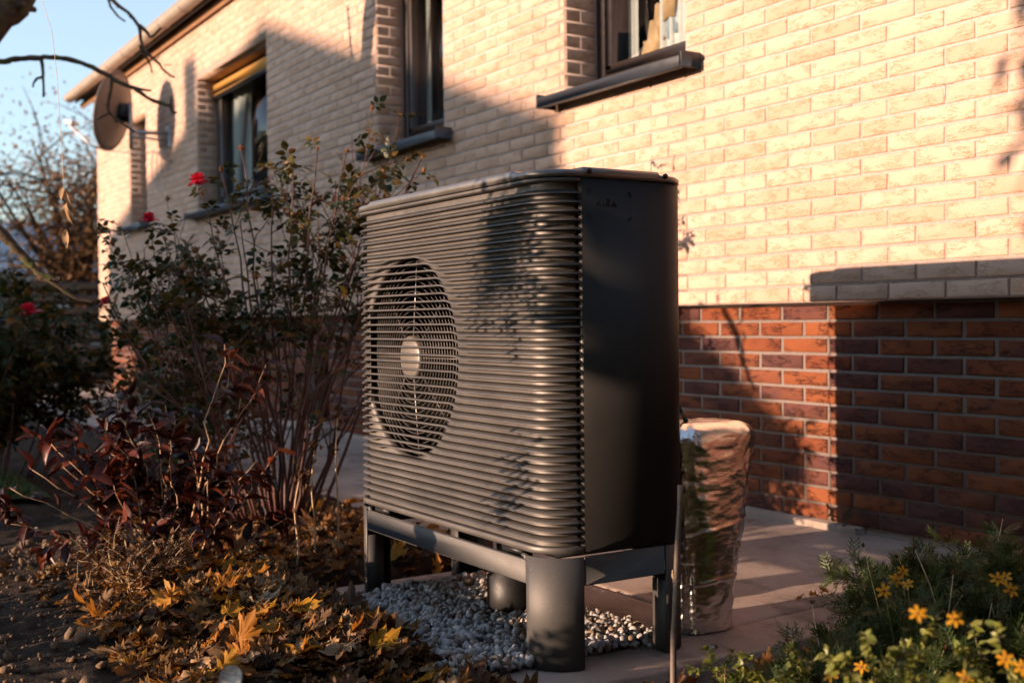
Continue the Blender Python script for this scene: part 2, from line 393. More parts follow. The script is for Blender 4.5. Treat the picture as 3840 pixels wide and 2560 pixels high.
# ================================================================== ground
def smooth01(t): t = np.clip(t, 0, 1); return t*t*(3-2*t)
def vnoise(x, y, seed=0):
    xi = np.floor(x).astype(int); yi = np.floor(y).astype(int); fx = x-xi; fy = y-yi
    fx = fx*fx*(3-2*fx); fy = fy*fy*(3-2*fy)
    def hsh(a, b):
        h = np.sin(a*127.1+b*311.7+seed*74.7)*43758.5453; return h-np.floor(h)
    return (hsh(xi, yi)*(1-fx)+hsh(xi+1, yi)*fx)*(1-fy)+(hsh(xi, yi+1)*(1-fx)+hsh(xi+1, yi+1)*fx)*fy
PATH_Y = -1.15                              # edge of the concrete path along the house
def path_z(y): return 0.045*np.clip((np.asarray(y)+1.2)/1.3, 0, 1)
def ground_z(x, y):
    x = np.asarray(x, float); y = np.asarray(y, float)
    n = 0.045*(vnoise(x*2.1, y*2.1, 1)-.5)+0.03*(vnoise(x*6.3, y*6.3, 2)-.5)+0.016*(vnoise(x*17, y*17, 3)-.5)+0.008*(vnoise(x*41, y*41, 4)-.5)
    near = smooth01((7.5-np.hypot(x+3, y+2.5))/2.5)
    z = n*near + 0.012
    # low heaps of soil and leaves in front of the pump
    z = z + 0.050*np.exp(-((y+2.33)/0.20)**2)*smooth01((-2.55-x)/0.3)*smooth01((x+3.75)/0.4)
    z = z + 0.06*np.exp(-(((x+3.75)/0.35)**2+((y+2.35)/0.3)**2))
    z = z + 0.05*np.exp(-(((x+4.6)/0.6)**2+((y+1.95)/0.45)**2))
    # pump bed and slab, path
    bed = smooth01((x+3.80)/0.08)*smooth01((-2.25-x)/0.08)*smooth01((y+2.08)/0.16)
    pth = smooth01((y-PATH_Y+0.03)/0.06)
    k = np.maximum(bed, pth)
    z = z*(1-k)+(-0.05)*k
    # the bed right of the slab lies a little lower
    rb = smooth01((x+2.38)/0.08)*(1-pth)
    return z*(1-rb)+(z-0.035)*rb
gx = np.unique(np.concatenate([np.linspace(-400, -40, 19), np.linspace(-40, -9, 26), np.linspace(-9, -5.6, 60), np.linspace(-5.6, -1.0, 260), np.linspace(-1, 3, 30), np.linspace(3, 60, 20), np.linspace(60, 400, 12)]))
gy = np.unique(np.concatenate([np.linspace(-400, -40, 16), np.linspace(-40, -6, 20), np.linspace(-6, -3.4, 40), np.linspace(-3.4, -0.9, 170), np.linspace(-0.9, 3, 20), np.linspace(3, 60, 16), np.linspace(60, 400, 12)]))
GX, GY = np.meshgrid(gx, gy, indexing='ij'); GZ = ground_z(GX, GY)
nx, ny = GX.shape
idx = np.arange(nx*ny).reshape(nx, ny)
F = np.stack([idx[:-1, :-1].ravel(), idx[1:, :-1].ravel(), idx[1:, 1:].ravel(), idx[:-1, 1:].ravel()], 1)
ground = link('soil', fast_mesh('soil', np.stack([GX.ravel(), GY.ravel(), GZ.ravel()], 1), F, M['soil'], True))
tag(ground, 'dark crumbly garden soil of the bed around the pump', 'soil', kind='structure')
def lump(verts_scale, seed, sub=1):
    import bmesh
    bm = bmesh.new(); bmesh.ops.create_icosphere(bm, subdivisions=sub, radius=1.0)
    V = np.array([v.co[:] for v in bm.verts]); Fc = np.array([[v.index for v in f.verts] for f in bm.faces]); bm.free()
    r = np.random.default_rng(seed)
    d = r.normal(size=(6, 3)); d /= np.linalg.norm(d, axis=1)[:, None]
    w = 1+sum(0.13*np.cos(3*(V@d[i])+i) for i in range(6))
    return V*w[:, None]*np.array(verts_scale), Fc
def merged(variants, mats):
    """variants: list of (V,F tri/quads np arrays same k); mats: list of (variant index, 4x4 np matrix)"""
    Vs = []; Fs = []; b = 0
    for k, Mx in mats:
        V, Fc = variants[k]
        Vs.append(V@Mx[:3, :3].T+Mx[:3, 3]); Fs.append(Fc+b); b += len(V)
    return np.concatenate(Vs), np.concatenate(Fs)
def rot_rand(r):
    q = r.normal(size=4); q /= np.linalg.norm(q); w, x, y, z = q
    return np.array([[1-2*(y*y+z*z), 2*(x*y-z*w), 2*(x*z+y*w)], [2*(x*y+z*w), 1-2*(x*x+z*z), 2*(y*z-x*w)], [2*(x*z-y*w), 2*(y*z+x*w), 1-2*(x*x+y*y)]])
def mat4(Rm, s, p):
    o = np.eye(4); o[:3, :3] = Rm*s; o[:3, 3] = p; return o
LUMPS = [lump((1, .8, .7), i) for i in range(5)]
# clods of earth
cm = []
for i in range(5200):
    x = rng.uniform(-5.2, -1.6); y = rng.uniform(-3.3, -1.12)
    if ground_z(x, y) < -0.02: continue
    if x < -2.4 and rng.random() < .25: continue
    if x < -2.3 and rng.random() < .0: continue
    s = rng.uniform(.003, .0095) if rng.random() < .86 else rng.uniform(.011, .024)
    cm.append((int(rng.integers(5)), mat4(rot_rand(rng), s, (x, y, float(ground_z(x, y))+s*.3))))
V_, F_ = merged(LUMPS, cm)
tag(link('soil_clods', fast_mesh('soil_clods', V_, F_, M['clod'])), 'loose crumbs and clods of brown earth on the bed', 'soil clods', kind='stuff')

# concrete: path along the house, pump strips
def slab_mesh(x0, x1, y0, y1, zf, th=0.09, nx_=40, ny_=14, bev=.006):
    xs = np.concatenate([[x0, x0+bev], np.linspace(x0+.05, x1-.05, nx_), [x1-bev, x1]]); ys = np.concatenate([[y0, y0+bev], np.linspace(y0+.03, y1-.03, ny_), [y1-bev, y1]])
    X, Y = np.meshgrid(xs, ys, indexing='ij'); Z = zf(X, Y)
    edge = (X == x0) | (X == x1) | (Y == y0) | (Y == y1)
    Z = np.where(edge, Z-bev, Z)
    jx = (vnoise(X*23, Y*23, 9)-.5)*.012; X = np.where((X == x0) | (X == x1), X+jx, X); Y = np.where((Y == y0) | (Y == y1), Y+jx, Y)
    a, b = X.shape; id_ = np.arange(a*b).reshape(a, b)
    Fc = [tuple(q) for q in np.stack([id_[:-1, :-1].ravel(), id_[1:, :-1].ravel(), id_[1:, 1:].ravel(), id_[:-1, 1:].ravel()], 1)]
    V = np.stack([X.ravel(), Y.ravel(), Z.ravel()], 1).tolist()
    loop = [id_[i, 0] for i in range(a)]+[id_[a-1, j] for j in range(1, b)]+[id_[i, b-1] for i in range(a-2, -1, -1)]+[id_[0, j] for j in range(b-2, 0, -1)]
    base = len(V)
    for q in loop: V.append([V[q][0], V[q][1], V[q][2]-th])
    n = len(loop)
    for i in range(n): Fc.append((loop[i], base+i, base+(i+1) % n, loop[(i+1) % n]))
    return fast_mesh('slab', V, Fc, M['concrete'])
zp = lambda X, Y: path_z(Y)+0.004*(vnoise(X*3, Y*3, 5)-.5)
pth = link('concrete_path', slab_mesh(-18, -2.565, PATH_Y, .16, zp, nx_=120))
tag(pth, 'concrete path along the foot of the brick house', 'path', kind='structure')
zs = lambda X, Y: 0.0+0.003*(vnoise(X*4, Y*4, 6)-.5)
o = link('concrete_strip', slab_mesh(-2.561, -2.345, -1.93, -.30, lambda X, Y: path_z(Y)*.9+0.003*(vnoise(X*4, Y*4, 6)-.5), nx_=14, ny_=40)); tag(o, 'pale concrete strip under the pump legs next to the foil pipe', 'concrete strip', kind='structure')
o = link('concrete_strip', slab_mesh(-3.70, -3.48, -1.96, PATH_Y-.004, zs, nx_=8, ny_=30)); tag(o, 'narrow concrete strip under the far pair of pump legs', 'concrete strip', kind='structure')
o = link('concrete_pad', slab_mesh(-3.476, -2.565, -1.44, PATH_Y-.004, zs, nx_=24, ny_=10)); tag(o, 'concrete pad between the gravel and the path behind the pump', 'concrete pad', kind='structure')
# white gravel under the pump
PEB = [lump((1, rng.uniform(.65, .95), rng.uniform(.5, .75)), 50+i, 2) for i in range(7)]
pm = []
for layer, cnt in ((0, 1650), (1, 1650)):
    for i in range(cnt):
        x = rng.uniform(-3.5, -2.535); y = rng.uniform(-2.07, -1.42)
        f = -1.97+0.09*math.sin(x*5.0)+0.04*math.sin(x*17)
        if x > -2.95: f -= (x+2.95)*.22
        if y < f-.02: continue
        s = rng.uniform(.0075, .0145)
        if rng.random() < .05: s *= 1.5
        z = -.006+layer*.012+.018*smooth01((y-f)/.12)+.010*vnoise(x*9, y*9, 8)
        pm.append((int(rng.integers(7)), mat4(rot_rand(rng)@np.diag([1, 1, 1]), s, (x, y, float(z)))))
V_, F_ = merged(PEB, pm)
tag(link('gravel', fast_mesh('gravel', V_, F_, M['pebble'], True)), 'bed of rounded white and grey gravel under the heat pump', 'gravel', kind='stuff')
bs = []
for i in range(1400):
    x = rng.uniform(-3.55, -2.6); y = rng.uniform(-2.0, -1.43)
    bs.append((int(rng.integers(7)), mat4(rot_rand(rng), rng.uniform(.01, .016), (x, y, -.02))))
V_, F_ = merged(LUMPS[:5], [(k % 5, mm) for k, mm in bs])
tag(link('gravel', fast_mesh('gravel_lower', V_, F_, M['pebble'], True)), 'lower layer of grey gravel showing between the white stones', 'gravel', kind='stuff')

# lawn far left
lx = np.linspace(-60, -6.2, 60); ly = np.linspace(-30, -2.35, 50)
X, Y = np.meshgrid(lx, ly, indexing='ij'); Z = ground_z(X, Y)+.03
id_ = np.arange(X.size).reshape(X.shape)
Fq = np.stack([id_[:-1, :-1].ravel(), id_[1:, :-1].ravel(), id_[1:, 1:].ravel(), id_[:-1, 1:].ravel()], 1)
tag(link('lawn', fast_mesh('lawn', np.stack([X.ravel(), Y.ravel(), Z.ravel()], 1), Fq, M['lawn'], True)), 'shaded lawn behind the rose bed', 'lawn', kind='structure')
BL = (np.array([[-.5, 0, 0], [.5, 0, 0], [.35, .12, .55], [-.3, .1, .5], [.05, .4, 1.0]]), np.array([[0, 1, 2], [0, 2, 3], [3, 2, 4]]))
gm = []
for i in range(9000):
    y = rng.uniform(-4.2, -2.4); x = -6.25-rng.random()**1.6*7
    a = rng.uniform(0, 6.3); h = rng.uniform(.03, .07); w = .006
    Rm = np.array([[math.cos(a), -math.sin(a), 0], [math.sin(a), math.cos(a), 0], [0, 0, 1]])@np.diag([w, h*.7, h])
    gm.append((0, mat4(Rm, 1, (x, y, float(ground_z(x, y))+.028))))
V_, F_ = merged([BL], gm)
tag(link('grass', fast_mesh('grass', V_, F_, M['grass'])), 'short green grass blades of the lawn behind the shrubs', 'grass', kind='stuff')

# ================================================================== the brick house
HX0, HX1 = -15.72, 1.6
Z0, H, L, J = 0.9578, 0.06786, 0.252, 0.0115
ZTOP = 3.795; YIN = 0.36
house = root('brick_house', (-7.0, .5, 0), 'long single storey house of yellow brick on a red brick plinth', 'house')
OPEN = [(-14.06, -13.32, 2.04, 3.27), (-11.43, -9.46, 1.98, 3.30), (-7.335, -6.375, 2.06, 3.32), (-5.06, -4.10, 2.06, 3.32)]
# mortar body of the yellow wall, cut into blocks round the openings
mb = MB(); MY = 0.0052
def wblock(x0, x1, z0, z1): mb.box(((x0+x1)/2, (MY+YIN)/2, (z0+z1)/2), (x1-x0, YIN-MY, z1-z0))
xs = [HX0+.004]+[q for o_ in OPEN for q in o_[:2]]+[HX1-.004]
for i in range(0, len(xs), 2): wblock(xs[i], xs[i+1], Z0+.002, ZTOP)
for (a, b, c, d) in OPEN: wblock(a, b, Z0+.002, c); wblock(a, b, d, ZTOP)
wall = mb.build('wall', M['mortar'], house); wall['label'] = 'yellow brick upper wall with grey mortar joints'
LOC[wall.name] = Vector((0, 0, 0))
wall.matrix_parent_inverse = Matrix.Translation(-LOC[house.name])
def child_of(o, par):                       # sub-part of a part that sits at the world origin
    o.parent = par; o.matrix_parent_inverse = Matrix.Identity(4); return o
bricks = []                                 # (x0,x1,zc,ycentre,facing)  facing: 'S' front, 'E' reveal
BH = H-J
row = 0; z = Z0
while z+H < ZTOP+.05:
    zc = z+J*.0+BH/2 if row == 0 else z+J/2+BH/2
    zc = z+H/2
    off = 0 if row % 2 == 0 else L/2
    k0 = int(math.floor((HX0-(-3.968+off))/L))-1
    x = -3.968+off+k0*L
    while x < HX1:
        a, b = x+J/2, x+L-J/2
        a = max(a, HX0); b = min(b, HX1)
        segs = [(a, b)] if b-a > .03 else []
        for (oa, ob, oc, od) in OPEN:
            if oc-.02 < zc < od+.01:
                ns = []
                for (p, q) in segs:
                    if q <= oa or p >= ob: ns.append((p, q)); continue
                    if p < oa-.025: ns.append((p, oa))
                    if q > ob+.025: ns.append((ob, q))
                segs = ns
        for (p, q) in segs: bricks.append((p, q, zc))
        x += L
    z += H; row += 1
def brick_variant(w, h, d, seed):
    """front face at y=0 facing -y, uneven outline, 4x2 front grid"""
    r = np.random.default_rng(seed)
    nx_, nz_ = 5, 4
    xs_ = np.array([-w/2, -w/2+.004, r.uniform(-.2, .2)*w, w/2-.004, w/2]); zs_ = np.array([-h/2, -h/2+.0035, h/2-.0035, h/2])
    V = []; Fc = []
    for iz in range(nz_):
        for ix in range(nx_):
            ex = ix in (0, nx_-1) or iz in (0, nz_-1)
            V.append((xs_[ix]+r.uniform(-.0012, .0012)*ex, (r.uniform(-.0008, .0008) if not ex else r.uniform(.0012, .0026)), zs_[iz]+r.uniform(-.0013, .0013)))
    for iz in range(nz_-1):
        for ix in range(nx_-1):
            a = iz*nx_+ix; Fc.append((a, a+1, a+nx_+1, a+nx_))
    per = [ix for ix in range(nx_)]+[(iz)*nx_+nx_-1 for iz in range(1, nz_)]+[(nz_-1)*nx_+ix for ix in range(nx_-2, -1, -1)]+[iz*nx_ for iz in range(nz_-2, 0, -1)]
    b = len(V)
    for q in per: V.append((V[q][0], d, V[q][2]))
    n = len(per)
    for i in range(n): Fc.append((per[i], b+i, b+(i+1) % n, per[(i+1) % n]))
    return np.array(V), Fc
BV = {}
def brick_mesh(w, seed, mat, nm, h=None):
    key = (round(w, 3), seed, nm)
    if key not in BV:
        V, Fc = brick_variant(w, h or BH, .02, seed); BV[key] = fast_mesh(nm, V, Fc, mat)
    return BV[key]
def screen_area(x, y, z):
    v = Vector((x, y, z))-CAMP; d = v.dot(FWD)
    if d < .3: return 0
    u = v.dot(cr)/d*FPX+1920; w = 1280-v.dot(cu)/d*FPX
    if not (-60 < u < 3900 and -60 < w < 2620): return 0
    # hidden behind the pump
    if 1340 < u < 2550 and 760-(u-1340)*.1 < w < 2050: return 0
    return 1/d
WELD = False
def lay(blist, y, mat, name, par, h=None, cap=300):
    blist = sorted(blist, key=lambda q: -screen_area((q[0]+q[1])/2, y, q[2])*min(q[1]-q[0], .25))
    vis = [q for q in blist if screen_area((q[0]+q[1])/2, y, q[2]) > 0][:cap]
    vs_ = set(vis)
    for i, (a, b, zc) in enumerate(vis):
        w = round((b-a)/.01)*.01 if abs((b-a)-(L-J)) > .006 else L-J
        o = link(name, brick_mesh(w, i % 7, mat, name, h))
        child_of(o, par)
        o.location = ((a+b)/2, y+random.uniform(-.0012, .0012), zc+random.uniform(-.0008, .0008))
        o.rotation_euler = (random.uniform(-.008, .008), 0, random.uniform(-.004, .004))
    Vs = []; Fs = []; n = 0
    for i, (a, b, zc) in enumerate(q for q in blist if q not in vs_):
        V, Fc = brick_variant(b-a, h or BH, .02, i % 5)
        V = V+np.array([(a+b)/2, y+random.uniform(-.0012, .0012), zc])
        Vs.append(V); Fs += [tuple(j+n for j in f) for f in Fc]; n += len(V)
    if Vs:
        o = link('far_'+name+'work', fast_mesh('far_'+name+'work', np.concatenate(Vs), Fs, mat)); child_of(o, par); o['kind'] = 'stuff'
lay(bricks, 0.0, M['ybrick'], 'brick', wall)
# bricks of the left jambs (seen from the right) and soffit bricks
for (oa, ob, oc, od) in OPEN:
    mbj = []
    for r_ in range(row):
        zc = Z0+r_*H+H/2
        if not (oc-.01 < zc < od): continue
        segs = [(.012, .20)] if r_ % 2 else [(.012, .100), (.1115, .20)]
        for a, b in segs: mbj.append((a, b, zc))
    Vs = []; Fs = []; n = 0
    for i, (a, b, zc) in enumerate(mbj):
        V, Fc = brick_variant(b-a, BH, .02, i % 5)
        V2 = np.stack([oa-V[:, 1]+.005, V[:, 0]+(a+b)/2, V[:, 2]+zc], 1)
        o = link('jamb_brick', fast_mesh('jamb_brick', V2, Fc, M['ybrick'])); child_of(o, wall)
# red plinth
PY = 0.115; ZR = 0.8845; ZB = 0.0745; LR = 0.2585
mp = MB(); CW = (-8.95, -8.50, .10, .70)     # cellar window
def pblock(x0, x1, z0, z1): mp.box(((x0+x1)/2, (PY+.006+.4)/2, (z0+z1)/2), (x1-x0, .4-PY-.006, z1-z0))
pblock(HX0+.12, CW[0], ZB, Z0+.001); pblock(CW[1], HX1-.12, ZB, Z0+.001); pblock(CW[0], CW[1], ZB, CW[2]); pblock(CW[0], CW[1], CW[3], Z0+.001)
plinth = mp.build('plinth', M['mortar2'], house); plinth['label'] = 'red brick plinth with wide pale joints'
rb = []
for r_ in range(-1, 12):
    zt_ = ZR-r_*H; zc = zt_-H/2
    off = 0 if r_ % 2 == 0 else .1325
    x = -3.24+off-LR*50
    while x < HX1:
        a, b = max(x+.0062, HX0+.12), min(x+LR-.0062, HX1-.12)
        segs = [(a, b)] if b-a > .03 else []
        if CW[2]-.02 < zc < CW[3]+.01:
            ns = []
            for p, q in segs:
                if q <= CW[0] or p >= CW[1]: ns.append((p, q)); continue
                if p < CW[0]-.03: ns.append((p, CW[0]))
                if q > CW[1]+.03: ns.append((CW[1], q))
            segs = ns
        hh = zc
        for s_ in segs: rb.append((s_[0], s_[1], zc))
        x += LR
BV2 = BH
lay(rb, PY, M['rbrick'], 'plinth_brick', plinth, h=H-.0125)
mb = MB(); mb.box((-7.06, .24, .9565-.012), (17.0, .22, .012)); mb.build('overhang_shade_strip', M['black'], house)  # black strip painted in for the shade under the overhang
# concrete footing under the plinth (a step left of the joint, flush on the right)
mb = MB(); mb.box(((HX0+.1-3.19)/2, .235, .022), (-3.19-HX0-.1, .32, .101), bev=.006); mb.box(((HX1-3.188)/2, .27, .02), (HX1+3.188, .28, .105), bev=.004)
mb.build('footing', M['concrete'], house)
# windows
def window(a, b, c, d, box=False, decor=False):
    w = link('window', None, house); LOC[w.name] = Vector((0, 0, 0)); w.matrix_parent_inverse = Matrix.Translation(-LOC[house.name])
    fy = .245; ft = .075
    m1 = MB()
    m1.box((a+.035, fy, (c+d)/2), (.07, ft, d-c), bev=.006); m1.box((b-.035, fy, (c+d)/2), (.07, ft, d-c), bev=.006)
    m1.box(((a+b)/2, fy, d-.035), (b-a-.142, ft, .07), bev=.006); m1.box(((a+b)/2, fy, c+.035+.03), (b-a-.142, ft, .07), bev=.006)
    m1.box((a+.105, fy-.012, (c+d)/2+.02), (.062, .06, d-c-.22), bev=.008); m1.box((b-.105, fy-.012, (c+d)/2+.02), (.062, .06, d-c-.22), bev=.008)
    m1.box(((a+b)/2, fy-.012, d-.105), (b-a-.15, .06, .062), bev=.008); m1.box(((a+b)/2, fy-.012, c+.135), (b-a-.15, .06, .062), bev=.008)
    child_of(m1.build('frame', M['frame']), w)
    m1 = MB(); m1.box(((a+b)/2, fy+.005, (c+d)/2+.02), (b-a-.27, .006, d-c-.33)); child_of(m1.build('pane', M['glass']), w)
    # curtain with soft pleats
    V = []; Fq_ = []
    n = 60
    for i in range(n+1):
        t = i/n; xx = a+.13+(b-a-.26)*t
        yy = fy+.07+.016*math.sin(t*70)+.008*math.sin(t*23+1)
        V += [(xx, yy, c+.12), (xx, yy, d-.1)]
    gap0, gap1 = (.16, .40) if not box else (.3, .7)
    for i in range(n):
        if gap0 < i/n < gap1: continue
        Fq_.append((2*i, 2*i+2, 2*i+3, 2*i+1))
    child_of(link('curtain', fast_mesh('curtain', V, Fq_, M['curtain'], True)), w)
    # dark room behind
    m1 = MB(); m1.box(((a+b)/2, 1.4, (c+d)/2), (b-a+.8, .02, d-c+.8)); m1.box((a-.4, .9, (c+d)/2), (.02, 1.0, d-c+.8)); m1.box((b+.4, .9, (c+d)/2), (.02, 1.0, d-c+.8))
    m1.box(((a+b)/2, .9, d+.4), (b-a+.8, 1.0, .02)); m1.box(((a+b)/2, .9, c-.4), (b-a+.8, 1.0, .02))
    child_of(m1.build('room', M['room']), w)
    # folded aluminium sill with end caps
    m1 = MB(); s0, s1 = a-.10, b+.10
    rotx = Matrix.Rotation(R_(5), 3, 'X')
    m1.box(((s0+s1)/2, .055, c+.008), (s1-s0-.02, .33, .006), rotx)
    m1.box(((s0+s1)/2, -.108, c-.030), (s1-s0-.02, .006, .052), bev=.002)
    m1.box(((s0+s1)/2, -.098, c-.0565), (s1-s0-.02, .02, .004))
    child_of(m1.build('sill', M['sill']), w)
    for xx in (s0, s1):
        m1 = MB()
        m1.box((xx, -.052, c-.020), (.014, .118, .072), bev=.004)
        child_of(m1.build('sill_end_cap', M['sill']), w)
    m1 = MB(); m1.box(((a+b)/2, .10, d-.004), (b-a-.004, .18, .012)); child_of(m1.build('lintel_soffit', M['ybrick']), w)
    if box:
        m1 = MB(); m1.box(((a+b)/2, .19, d-.11), (b-a-.02, .06, .10), bev=.006); child_of(m1.build('shutter_box', M['shutter']), w)
        m1 = MB(); m1.box(((a+b)/2, .17, d-.18), (b-a-.02, .03, .035), bev=.004); child_of(m1.build('shutter_rail', M['black']), w)
    return w
wins = [window(*OPEN[0]), window(*OPEN[1], box=True), window(*OPEN[2]), window(*OPEN[3])]
for w, t in zip(wins, ('narrow window at the far corner', 'wide window with a lit yellow shutter box', 'window with a pale curtain above the pump', 'window with plywood figures on its sill')): w['label'] = t
# cellar window
cw = link('cellar_window', None, house); LOC[cw.name] = Vector((0, 0, 0)); cw.matrix_parent_inverse = Matrix.Translation(-LOC[house.name])
m1 = MB(); m1.box(((CW[0]+CW[1])/2, .30, (CW[2]+CW[3])/2), (CW[1]-CW[0], .02, CW[3]-CW[2])); child_of(m1.build('pane', M['black']), cw)
m1 = MB(); m1.box((CW[0]+.02, .27, .40), (.04, .04, .6)); m1.box((CW[1]-.02, .27, .40), (.04, .04, .6)); m1.box((-8.725, .27, .68), (.37, .04, .04)); child_of(m1.build('frame', M['frame']), cw)
m1 = MB(); m1.box((-8.68, .06, .075), (.78, .24, .065), bev=.008); child_of(m1.build('sill', M['concrete']), cw)
# eaves: soffit boards, dark gap, gutter, roof
m1 = MB(); m1.box(((HX0+HX1)/2-.2, -.07, 3.905), (HX1-HX0+.9, .13, .02)); m1.build('soffit', M['black'], house)
m1 = MB(); m1.box(((HX0+HX1)/2-.2, -.036, 3.825), (HX1-HX0+.9, .06, .085), bev=.02); m1.build('wall_batten', M['wood_b'], house)
m1 = MB(); m1.box(((HX0+HX1)/2-.2, -.118, 3.90), (HX1-HX0+.9, .018, .10)); m1.build('fascia', M['black'], house)
V = []; Fq_ = []; n = 12; xs_ = np.linspace(HX0-.62, HX1+.25, 30)
for xx in xs_:
    for k in range(n+1):
        g = math.pi+math.pi*k/n; V.append((xx, -.205+.072*math.cos(g), 3.915+.072*math.sin(g)))
for i in range(len(xs_)-1):
    for k in range(n): Fq_.append((i*(n+1)+k, i*(n+1)+k+1, (i+1)*(n+1)+k+1, (i+1)*(n+1)+k))
Fq_.append(tuple(range(n+1))); Fq_.append(tuple((len(xs_)-1)*(n+1)+k for k in range(n+1))[::-1])
gut = link('gutter', fast_mesh('gutter', V, Fq_, M['zinc'], True), house)
mdf = gut.modifiers.new('thick', 'SOLIDIFY'); mdf.thickness = .003
LOC[gut.name] = Vector((0, 0, 0))
m1 = MB(); m1.tube([(HX0-.62, -.277, 3.918), (HX1+.25, -.277, 3.918)], .009, 8); child_of(m1.build('gutter_bead', M['zinc'], smooth=True), gut)
for k in range(24):
    xx = HX0-.45+k*.73
    m1 = MB(); m1.tube([(xx, -.205+.075*math.cos(math.pi+math.pi*j/10), 3.915+.075*math.sin(math.pi+math.pi*j/10)) for j in range(11)], .006, 5)
    child_of(m1.build('gutter_bracket', M['zinc'], smooth=True), gut)
roof = MB()
rx0, rx1 = HX0-.60, HX1+.22
V = [(rx0, -.22, 3.985), (rx1, -.22, 3.985), (rx1, 4.2, 5.9), (rx0, 4.2, 5.9), (rx0, 9.0, 3.905), (rx1, 9.0, 3.905)]
roof.add(V, [(0, 1, 2, 3), (3, 2, 5, 4), (0, 3, 4), (1, 5, 2)])
ro = roof.build('roof', M['tile'], house); md = ro.modifiers.new('t', 'SOLIDIFY'); md.thickness = .03; md.offset = -1
mb = MB(); mb.box(((HX0+HX1)/2, 8.5, 1.9), (HX1-HX0, .3, 3.8)); mb.box((HX0+.15, 4.43, 1.9), (.28, 7.84, 3.8)); mb.box((HX1-.15, 4.43, 1.9), (.28, 7.84, 3.8))
mb.build('back_wall', M['render'], house)
# a few repaired joints
for (u, v, w_, h_) in ((3135, 405, .16, .010), (3520, 318, .12, .012), (3540, 345, .012, .05)):
    p = on_y(u, v, .004); m1 = MB(); m1.box((p.x, .0045, p.z), (w_, .004, h_), Matrix.Rotation(.02, 3, 'Y')); child_of(m1.build('joint_patch', M['cable_w']), wall)
# ================================================================== the heat pump
PX0, PX1, PYF, PYB, RC = -3.646, -2.452, -1.851, -1.367, .108
pump = root('heat_pump', ((PX0+PX1)/2, (PYF+PYB)/2, 0), 'dark grey louvred air source heat pump standing on four legs over gravel', 'heat pump')
def arc(cx, cy, r, a0, a1, n): return [(cx+r*math.cos(a0+(a1-a0)*i/n), cy+r*math.sin(a0+(a1-a0)*i/n)) for i in range(n+1)]
def outline(inset=0.0, n=14, extra=0):
    """counter-clockwise from the left seam: FL corner, front, FR corner, right side, RR, back, RL"""
    r = RC-inset; pi = math.pi
    x0, x1, y0, y1 = PX0+RC, PX1-RC, PYF+RC, PYB-RC
    return (arc(x0, y0, r, pi, 1.5*pi, n), arc(x1, y0, r, 1.5*pi, 2*pi, n), arc(x1, y1, r, 0, .5*pi, n), arc(x0, y1, r, .5*pi, pi, n))
P_ = 0.02272; ZT = 1.238; ZBOT = ZT-40*P_
LT = .022
CX, CZ, CRAD = -3.262, .787, .306
def smooth(t): t = max(0., min(1., t)); return t*t*(3-2*t)
# stations along the louvre run: (x, y, nx, ny)
def stations():
    pi = math.pi; S = []
    x0, x1, y0 = PX0+RC, PX1-RC, PYF+RC
    for i in range(13):
        a = pi+.5*pi*i/12; S.append((x0, y0, math.cos(a), math.sin(a)))
    nf = 110
    for i in range(1, nf):
        S.append((x0+(x1-x0)*i/nf, y0, 0, -1))
    for i in range(15):
        a = 1.5*pi+.5*pi*i/14; S.append((x1, y0, math.cos(a), math.sin(a)))
    return S
ST = stations()
def circ_w(x, z, margin=.055):
    dz = z-CZ
    if abs(dz) > CRAD+.03: return 0.
    half = math.sqrt(max(0, (CRAD+.004)**2-dz*dz)) if abs(dz) < CRAD+.004 else 0
    if half < .02: return 0.
    d = half+.012-abs(x-CX)
    m_ = margin*(1.0+1.2*max(0, abs(dz)/CRAD-.55))
    return smooth((d+m_)/m_)
tooth = [(0, .20), (LT*.5, -.03), (LT, -.26), (LT, -.36), (0, -.42)]
blade = [(0, .25), (LT*.5, .25), (LT, .25), (LT, .03), (0, .03)]
for k in range(40):
    zc = ZT-(k+.5)*P_
    V = []; Fc = []
    for (bx, by, nx_, ny_) in ST:
        w = circ_w(bx, zc) if ny_ < -.999 else 0.
        for (d1, h1), (d2, h2) in zip(tooth, blade):
            d = d1*(1-w)+d2*w; h = (h1*(1-w)+h2*w)*P_
            r = RC-LT+d
            V.append((bx+nx_*r, by+ny_*r, zc+h))
    m_ = len(tooth)
    for i in range(len(ST)-1):
        for j in range(m_):
            Fc.append((i*m_+j, i*m_+(j+1) % m_, (i+1)*m_+(j+1) % m_, (i+1)*m_+j))
    Fc.append(tuple(range(m_))[::-1]); Fc.append(tuple((len(ST)-1)*m_+j for j in range(m_)))
    o = link('slat', fast_mesh('slat', V, [f[::-1] for f in Fc], M['slat']), pump)
def rim(z0, z1, name, inset0=0.0, mat=None):
    V = []; Fc = []
    for (bx, by, nx_, ny_) in ST:
        for (d, z) in ((RC-LT, z1), (RC-.002, z1), (RC, z1-.002), (RC, z0+.003), (RC-.003, z0), (RC-LT, z0)): V.append((bx+nx_*d, by+ny_*d, z))
    for i in range(len(ST)-1):
        for j in range(6): Fc.append((i*6+j, (i+1)*6+j, (i+1)*6+(j+1) % 6, i*6+(j+1) % 6))
    Fc.append(tuple(range(6))); Fc.append(tuple((len(ST)-1)*6+j for j in range(6))[::-1])
    return link(name, fast_mesh(name, V, Fc, mat or M['slat']), pump)
rim(ZT+.0105, 1.2590, 'top_rim'); rim(.3005, ZBOT-.0105, 'bottom_rim')
